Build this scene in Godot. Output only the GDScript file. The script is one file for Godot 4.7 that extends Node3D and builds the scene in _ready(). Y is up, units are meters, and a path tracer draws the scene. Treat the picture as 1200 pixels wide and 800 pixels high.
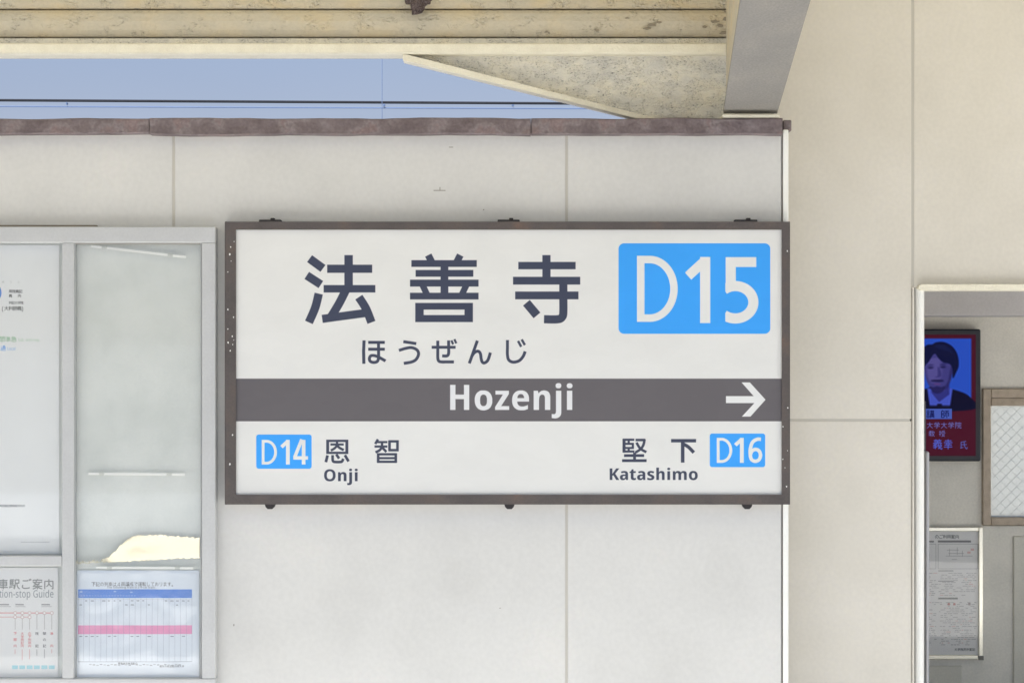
extends Node3D

const EYE := Vector3(0, 1.7, 6.0)
const PX := 1980.0                       # a surface at distance d spans d / PX metres per unit of layout
var M := {}
var used := {}
var grain := {}
var cover_rows := 0

# ------------------------------------------------------------------ layout
func at(px: float, py: float, z: float) -> Vector3:
	var k = (EYE.z - z) / PX
	return Vector3((px - 600.0) * k, EYE.y + (400.0 - py) * k, z)

# ------------------------------------------------------------------ objects
func numbered(called: String) -> String:
	var n = used.get(called, 0)
	used[called] = n + 1
	return called if n == 0 else "%s_%03d" % [called, n]

func thing(called: String, label: String, category: String, base: Vector3, group := "") -> Node3D:
	var o := Node3D.new()
	o.name = numbered(called)
	add_child(o, true)
	o.position = base
	o.set_meta("label", label)
	o.set_meta("category", category)
	if group: o.set_meta("group", group)
	return o

func place(o: Node3D) -> Vector3:
	var p := Vector3.ZERO
	var n: Node = o
	while n is Node3D and n != self:
		p += n.position
		n = n.get_parent()
	return p

# a mesh whose points are world points becomes one named node under parent
func obj(called: String, mesh: Mesh, mat: Material, parent: Node = self, where := Vector3.ZERO) -> MeshInstance3D:
	var o := MeshInstance3D.new()
	o.name = called
	o.mesh = mesh
	o.material_override = mat
	o.cast_shadow = GeometryInstance3D.SHADOW_CASTING_SETTING_ON
	parent.add_child(o, true)
	o.position = where - (place(parent) if parent != self else Vector3.ZERO)
	return o

func tag(o: Node, label: String, category: String, group := "") -> void:
	o.set_meta("label", label)
	o.set_meta("category", category)
	if group: o.set_meta("group", group)

func struct(called: String, mesh: Mesh, mat: Material, where := Vector3.ZERO) -> MeshInstance3D:
	var o = obj(called, mesh, mat, self, where)
	o.set_meta("kind", "structure")
	return o

# ------------------------------------------------------------------ meshes
func tri(st: SurfaceTool, a: Vector3, b: Vector3, c: Vector3, out: Vector3) -> void:
	if (b - a).cross(c - a).dot(out) > 0:
		st.add_vertex(a); st.add_vertex(c); st.add_vertex(b)
	else:
		st.add_vertex(a); st.add_vertex(b); st.add_vertex(c)

func face(st: SurfaceTool, p: Array, out: Vector3) -> void:
	for i in range(1, p.size() - 1):
		tri(st, p[0], p[i], p[i + 1], out)

func start() -> SurfaceTool:
	var st := SurfaceTool.new()
	st.begin(Mesh.PRIMITIVE_TRIANGLES)
	st.set_smooth_group(-1)
	return st

func done(st: SurfaceTool) -> ArrayMesh:
	st.generate_normals()
	return st.commit()

# box with chamfered edges between two corners
func box_into(st: SurfaceTool, a: Vector3, b: Vector3, bev := 0.002) -> void:
	var lo := Vector3(min(a.x, b.x), min(a.y, b.y), min(a.z, b.z))
	var hi := Vector3(max(a.x, b.x), max(a.y, b.y), max(a.z, b.z))
	var c := (lo + hi) / 2
	var h := (hi - lo) / 2
	var e: float = min(bev, min(h.x, min(h.y, h.z)) * 0.6)
	for ax in 3:
		var u := (ax + 1) % 3
		var v := (ax + 2) % 3
		for s in [-1.0, 1.0]:
			var q := []
			for k in [[-1, -1], [1, -1], [1, 1], [-1, 1]]:
				var p := c
				p[ax] += s * h[ax]; p[u] += k[0] * (h[u] - e); p[v] += k[1] * (h[v] - e)
				q.append(p)
			var out := Vector3.ZERO
			out[ax] = s
			face(st, q, out)
			for t in [-1.0, 1.0]:
				var r := []
				for k in [[0, -1], [0, 1], [1, 1], [1, -1]]:
					var p := c
					p[ax] += s * (h[ax] - (0.0 if k[0] == 0 else e))
					p[u] += t * (h[u] - (e if k[0] == 0 else 0.0))
					p[v] += k[1] * (h[v] - e)
					r.append(p)
				var o2 := Vector3.ZERO
				o2[ax] = s; o2[u] = t
				face(st, r, o2)
	for sx in [-1.0, 1.0]:
		for sy in [-1.0, 1.0]:
			for sz in [-1.0, 1.0]:
				var g := Vector3(sx, sy, sz)
				var k := c + g * h
				tri(st, k - Vector3(0, sy * e, sz * e), k - Vector3(sx * e, 0, sz * e), k - Vector3(sx * e, sy * e, 0), g)

func box(a: Vector3, b: Vector3, bev := 0.002) -> ArrayMesh:
	var st := start()
	box_into(st, a, b, bev)
	return done(st)

# box whose front outline is given in layout units on the plane z, with a depth behind it
func slab(x0: float, y0: float, x1: float, y1: float, z: float, depth: float, bev := 0.002) -> ArrayMesh:
	return box(at(x0, y0, z), at(x1, y1, z) - Vector3(0, 0, depth), bev)

# a closed outline (points in the plane) pushed along "along"
func prism_into(st: SurfaceTool, p: Array, along: Vector3) -> void:
	var c := Vector3.ZERO
	for q in p: c += q
	c /= p.size()
	var n: Vector3 = (p[1] - p[0]).cross(p[2] - p[0]).normalized()
	var flat := PackedVector2Array()
	var ux: Vector3 = (p[1] - p[0]).normalized()
	var uy: Vector3 = n.cross(ux)
	for q in p: flat.append(Vector2(q.dot(ux), q.dot(uy)))
	var idx := Geometry2D.triangulate_polygon(flat)
	var cw := Geometry2D.is_polygon_clockwise(flat)
	for i in range(0, idx.size(), 3):
		tri(st, p[idx[i]], p[idx[i + 1]], p[idx[i + 2]], -along)
		tri(st, p[idx[i]] + along, p[idx[i + 1]] + along, p[idx[i + 2]] + along, along)
	for i in p.size():
		var a: Vector3 = p[i]
		var b: Vector3 = p[(i + 1) % p.size()]
		var out := (b - a).cross(n) * (-1.0 if cw else 1.0)
		face(st, [a, b, b + along, a + along], out)

func prism(p: Array, along: Vector3) -> ArrayMesh:
	var st := start()
	prism_into(st, p, along)
	return done(st)

func tube(pts: Array, r: float, n := 8, smooth := true) -> ArrayMesh:
	var st := SurfaceTool.new()
	st.begin(Mesh.PRIMITIVE_TRIANGLES)
	st.set_smooth_group(0 if smooth else -1)
	var rings := []
	for i in pts.size():
		var d: Vector3 = (pts[min(i + 1, pts.size() - 1)] - pts[max(i - 1, 0)]).normalized()
		var up := Vector3.FORWARD if absf(d.y) > 0.9 else Vector3.UP
		var u := d.cross(up).normalized()
		var v := u.cross(d)
		var ring := []
		for k in n: ring.append(pts[i] + (u * cos(TAU * k / n) + v * sin(TAU * k / n)) * r)
		rings.append(ring)
	for i in pts.size() - 1:
		for k in n:
			var k2 = (k + 1) % n
			var out: Vector3 = rings[i][k] - pts[i] + rings[i][k2] - pts[i]
			face(st, [rings[i][k], rings[i][k2], rings[i + 1][k2], rings[i + 1][k]], out)
	var ends: Vector3 = pts[1] - pts[0]
	face(st, rings[0], -ends)
	face(st, rings[-1], ends)
	return done(st)

# a long sheet-metal strip with a slightly dented outline
func dented_strip(x0: float, x1: float, y0: float, y1: float, z: float, depth: float, seed_: int, amount: float) -> ArrayMesh:
	var st := start()
	var f := FastNoiseLite.new()
	f.seed = seed_; f.frequency = 3.0
	var n := int(max(4.0, (x1 - x0) / 14.0))
	var ring := []
	for i in n + 1:
		var px := lerpf(x0, x1, float(i) / n)
		var t := at(px, y0, z); var b := at(px, y1, z)
		var w: float = f.get_noise_2d(t.x, 1.0) * amount
		var w2: float = f.get_noise_2d(t.x, 9.0) * amount
		var w3: float = f.get_noise_2d(t.x * 1.7, 20.0) * amount
		var m := (t + b) / 2
		ring.append([t + Vector3(0, w - 0.004, 0), t + Vector3(0, w, -0.004), t + Vector3(0, w, -depth), b + Vector3(0, w2, -depth),
			b + Vector3(0, w2, -0.003), b + Vector3(0, w2 + 0.003, 0), m + Vector3(0, w2, w3 * 0.8 - 0.001)])
	var outs := [Vector3(0, 1, 1), Vector3.UP, Vector3.BACK * -1, Vector3.DOWN, Vector3(0, -1, 1), Vector3.BACK, Vector3.BACK]
	for i in n:
		for k in 7:
			var k2 := (k + 1) % 7
			face(st, [ring[i][k], ring[i][k2], ring[i + 1][k2], ring[i + 1][k]], outs[k])
	face(st, ring[0], Vector3.LEFT)
	face(st, ring[n], Vector3.RIGHT)
	return done(st)

# flat rectangle with texture coordinates, facing the platform
func sheet(x0: float, y0: float, x1: float, y1: float, z: float) -> ArrayMesh:
	var st := SurfaceTool.new()
	st.begin(Mesh.PRIMITIVE_TRIANGLES)
	var q := [[x0, y0, 0, 0], [x1, y0, 1, 0], [x1, y1, 1, 1], [x0, y0, 0, 0], [x1, y1, 1, 1], [x0, y1, 0, 1]]
	for k in q:
		st.set_uv(Vector2(k[2], k[3]))
		st.set_normal(Vector3.BACK)
		st.add_vertex(at(k[0], k[1], z))
	return st.commit()

# paper: a thin rectangle that bows a little, with texture coordinates on its face
func paper(x0: float, y0: float, x1: float, y1: float, z: float, bow: float, seed_: int, nx := 16, ny := 24, freq := 3.0) -> ArrayMesh:
	var st := SurfaceTool.new()
	st.begin(Mesh.PRIMITIVE_TRIANGLES)
	st.set_smooth_group(0)
	var f := FastNoiseLite.new()
	f.seed = seed_; f.frequency = freq; f.fractal_octaves = 2
	var put := func(i: int, j: int) -> void:
		var p := at(lerpf(x0, x1, float(i) / nx), lerpf(y0, y1, float(j) / ny), z)
		var e: float = clampf(min(min(i, nx - i) * 0.5, min(j, ny - j) * 0.5), 0.25, 1.0)
		st.set_uv(Vector2(float(i) / nx, float(j) / ny))
		st.add_vertex(p + Vector3(0, 0, (f.get_noise_2d(p.x, p.y) * 0.6 + 0.4) * bow * e))
	for j in ny:
		for i in nx:
			put.call(i, j); put.call(i + 1, j); put.call(i + 1, j + 1)
			put.call(i, j); put.call(i + 1, j + 1); put.call(i, j + 1)
	return done(st)

# ------------------------------------------------------------------ computed textures
func noise_picture(size: int, freq: float, octaves: int, seed_: int, stops: Array, kind := FastNoiseLite.TYPE_SIMPLEX_SMOOTH, aspect := 1) -> Image:
	var f := FastNoiseLite.new()
	f.noise_type = kind
	f.frequency = freq
	f.seed = seed_
	f.fractal_octaves = octaves
	f.fractal_gain = 0.55
	if kind == FastNoiseLite.TYPE_CELLULAR: f.cellular_return_type = FastNoiseLite.RETURN_DISTANCE2_SUB
	var src := f.get_seamless_image(size, size / aspect, false, false, 0.15)
	src.convert(Image.FORMAT_L8)
	var lut := PackedByteArray()
	var g := Gradient.new()
	g.offsets = PackedFloat32Array(stops.map(func(s): return s[0]))
	g.colors = PackedColorArray(stops.map(func(s): return s[1]))
	for i in 256:
		var c := g.sample(i / 255.0)
		lut.append(c.r8); lut.append(c.g8); lut.append(c.b8)
	var data := src.get_data()
	var out := PackedByteArray()
	out.resize(data.size() * 3)
	for i in data.size():
		var k := data[i] * 3
		out[i * 3] = lut[k]; out[i * 3 + 1] = lut[k + 1]; out[i * 3 + 2] = lut[k + 2]
	return Image.create_from_data(src.get_width(), src.get_height(), false, Image.FORMAT_RGB8, out)

func grey(v: float) -> Color: return Color(v, v, v)
func rgb(r: float, g: float, b: float) -> Color: return Color(r / 255.0, g / 255.0, b / 255.0)

# fine speckle, one channel, multiplied over an image in place
func speckle(img: Image, over: Image, strength: float) -> void:
	var a := img.get_data()
	var b := over.get_data()
	for i in a.size():
		a[i] = clampi(int(a[i] * (1.0 + (b[i] / 255.0 - 0.5) * strength)), 0, 255)
	img.set_data(img.get_width(), img.get_height(), false, img.get_format(), a)

func tex(img: Image) -> ImageTexture:
	img.generate_mipmaps()
	return ImageTexture.create_from_image(img)

func bump(img: Image, strength: float) -> ImageTexture:
	var n: Image = img.duplicate()
	n.convert(Image.FORMAT_RGBA8)
	n.bump_map_to_normal_map(strength)
	return tex(n)

# painted surface: mottled colour and fine relief over the world, scale in metres per repeat
func paint(stops: Array, metres: float, rough: float, freq := 0.012, relief := 0.0, relief_freq := 0.06, seed_ := 1, speck := 0.06, kind := FastNoiseLite.TYPE_SIMPLEX_SMOOTH) -> StandardMaterial3D:
	var m := StandardMaterial3D.new()
	var img := noise_picture(512, freq, 5, seed_, stops)
	var sp := noise_picture(512, 0.21, 2, seed_ + 50, [[0.0, grey(0)], [1.0, grey(1)]])
	speckle(img, sp, speck)
	m.albedo_texture = tex(img)
	m.roughness = rough
	m.uv1_triplanar = true
	m.uv1_world_triplanar = true
	m.uv1_scale = Vector3.ONE / metres
	if relief > 0:
		var h := noise_picture(512, relief_freq, 4, seed_ + 9, [[0.0, grey(0)], [0.35, grey(0.15)], [0.6, grey(0.8)], [1.0, grey(1)]], kind)
		m.normal_enabled = true
		m.normal_texture = bump(h, relief)
	return m

# old brushed paint with short raised cracks and flakes; amount 0..1 says how much of it has lifted
func weathered(stops: Array, metres: float, seed_: int, amount: float) -> StandardMaterial3D:
	var m := StandardMaterial3D.new()
	var n := 768
	var img := noise_picture(n, 0.007, 5, seed_, stops)
	var f := FastNoiseLite.new()
	f.seed = seed_ + 3
	f.noise_type = FastNoiseLite.TYPE_SIMPLEX_SMOOTH
	f.fractal_type = FastNoiseLite.FRACTAL_RIDGED
	f.fractal_octaves = 2
	f.frequency = 0.034
	f.domain_warp_enabled = true
	f.domain_warp_amplitude = 9.0
	f.domain_warp_frequency = 0.03
	var ridge := f.get_seamless_image(n, n, false, false, 0.12)
	ridge.convert(Image.FORMAT_L8)
	var where := noise_picture(n, 0.016, 3, seed_ + 7, [[0.0, grey(0)], [1.0, grey(1)]])
	var grit := noise_picture(n, 0.085, 4, seed_ + 8, [[0.0, grey(0)], [1.0, grey(1)]])
	var a := img.get_data(); var b := ridge.get_data(); var c := where.get_data(); var d := grit.get_data()
	var hgt := PackedByteArray()
	hgt.resize(n * n)
	for i in n * n:
		var lift := clampf((c[i * 3] / 255.0 - 0.62 + amount * 0.34) * 5.0, 0.0, 1.0)
		var crack := clampf((b[i] / 255.0 - 0.8) * 8.0, 0.0, 1.0) * lift
		var g := d[i * 3] / 255.0
		hgt[i] = clampi(int(120.0 + (g - 0.5) * (50.0 + 200.0 * lift) - crack * 34.0), 0, 255)
		var dim := 1.0 - crack * 0.07 - clampf((0.3 - g) * 6.0, 0.0, 1.0) * 0.42 * lift + (g - 0.5) * 0.06
		for k in 3: a[i * 3 + k] = clampi(int(a[i * 3 + k] * dim), 0, 255)
	img.set_data(n, n, false, Image.FORMAT_RGB8, a)
	m.albedo_texture = tex(img)
	m.normal_enabled = true
	m.normal_texture = bump(Image.create_from_data(n, n, false, Image.FORMAT_L8, hgt), 7.0)
	m.roughness = 0.6
	m.uv1_triplanar = true
	m.uv1_world_triplanar = true
	m.uv1_scale = Vector3(0.62, 1.0, 1.0) / metres
	return m

func plain(c: Color, rough := 0.5, metal := 0.0) -> StandardMaterial3D:
	var m := StandardMaterial3D.new()
	m.albedo_color = c
	m.roughness = rough
	m.metallic = metal
	return m

func glass(alpha := 0.06, tint := Color(0.9, 0.95, 0.93), rough := 0.03) -> StandardMaterial3D:
	var m := plain(Color(tint.r, tint.g, tint.b, alpha), rough)
	m.transparency = BaseMaterial3D.TRANSPARENCY_ALPHA
	m.cull_mode = BaseMaterial3D.CULL_DISABLED
	return m

# ------------------------------------------------------------------ lettering: filled outlines on an Image
class Print:
	var img: Image
	var o: Vector2
	var s: float
	func _init(x0: float, y0: float, x1: float, y1: float, scale: float, ground: Color):
		o = Vector2(x0, y0); s = scale
		img = Image.create_empty(int((x1 - x0) * s), int((y1 - y0) * s), false, Image.FORMAT_RGB8)
		img.fill(ground)
	func poly(polys: Array, col: Color, alpha := 1.0) -> void:   # nonzero winding, antialiased
		var ed := []
		var lo := Vector2(1e9, 1e9); var hi := Vector2(-1e9, -1e9)
		for p in polys:
			for i in p.size():
				var a: Vector2 = (p[i] - o) * s
				var b: Vector2 = (p[(i + 1) % p.size()] - o) * s
				lo = lo.min(a); hi = hi.max(a)
				if absf(a.y - b.y) < 1e-6: continue
				if a.y < b.y: ed.append([a.y, b.y, a.x, (b.x - a.x) / (b.y - a.y), 1])
				else: ed.append([b.y, a.y, b.x, (a.x - b.x) / (a.y - b.y), -1])
		var x0 := maxi(0, int(floor(lo.x))); var x1 := mini(img.get_width() - 1, int(floor(hi.x)))
		var y0 := maxi(0, int(floor(lo.y))); var y1 := mini(img.get_height() - 1, int(floor(hi.y)))
		if x1 < x0: return
		for y in range(y0, y1 + 1):
			var cov := PackedFloat32Array()
			cov.resize(x1 - x0 + 1)
			for k in 4:
				var yy := y + (k + 0.5) / 4.0
				var cr := []
				for e in ed:
					if yy >= e[0] and yy < e[1]: cr.append([e[2] + (yy - e[0]) * e[3], e[4]])
				if cr.is_empty(): continue
				cr.sort_custom(func(p, q): return p[0] < q[0])
				var w := 0
				for i in cr.size() - 1:
					w += cr[i][1]
					if w == 0: continue
					var a: float = maxf(cr[i][0], x0); var b: float = minf(cr[i + 1][0], x1 + 1)
					if b <= a: continue
					var ia := int(floor(a)); var ib := mini(int(floor(b)), x1)
					for x in range(ia, ib + 1):
						cov[x - x0] += (minf(b, x + 1) - maxf(a, x)) * 0.25
			for x in range(x0, x1 + 1):
				var c := minf(cov[x - x0], 1.0) * alpha
				if c > 0.003: img.set_pixel(x, y, img.get_pixel(x, y).lerp(col, c))
	func rect(x0: float, y0: float, x1: float, y1: float, col: Color, alpha := 1.0) -> void:
		poly([PackedVector2Array([Vector2(x0, y0), Vector2(x1, y0), Vector2(x1, y1), Vector2(x0, y1)])], col, alpha)
	func round_rect(x0: float, y0: float, x1: float, y1: float, r: float, col: Color) -> void:
		var p := PackedVector2Array()
		for c in [[x1 - r, y0 + r, -90], [x1 - r, y1 - r, 0], [x0 + r, y1 - r, 90], [x0 + r, y0 + r, 180]]:
			for k in 7:
				var a := deg_to_rad(c[2] + k * 15.0)
				p.append(Vector2(c[0] + r * cos(a), c[1] + r * sin(a)))
		poly([p], col)
	func oval(x: float, y: float, rx: float, ry: float, col: Color, alpha := 1.0) -> void:
		var p := PackedVector2Array()
		for k in 32: p.append(Vector2(x + rx * cos(TAU * k / 32), y + ry * sin(TAU * k / 32)))
		poly([p], col, alpha)
	func blob(pts: Array, col: Color, alpha := 1.0) -> void:     # smooth closed outline
		var p := PackedVector2Array()
		var n := pts.size()
		for i in n:
			for k in 6: p.append(pts[i].cubic_interpolate(pts[(i + 1) % n], pts[(i + n - 1) % n], pts[(i + 2) % n], k / 6.0))
		poly([p], col, alpha)

func stroke_outline(pts: Array, w: float) -> Array:
	var polys := []
	var left := []; var right := []
	for i in pts.size():
		var d0: Vector2 = (pts[i] - pts[max(i - 1, 0)]).normalized()
		var d1: Vector2 = (pts[min(i + 1, pts.size() - 1)] - pts[i]).normalized()
		if i == 0: d0 = d1
		if i == pts.size() - 1: d1 = d0
		var n0 := Vector2(-d0.y, d0.x); var n1 := Vector2(-d1.y, d1.x)
		var m := (n0 + n1).normalized()
		var l: float = w * 0.5 / max(m.dot(n0), 0.45)
		left.append(pts[i] + m * l); right.append(pts[i] - m * l)
	for i in pts.size() - 1:
		var q := PackedVector2Array([left[i], left[i + 1], right[i + 1], right[i]])
		if Geometry2D.is_polygon_clockwise(q): q.reverse()
		polys.append(q)
	return polys

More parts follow.
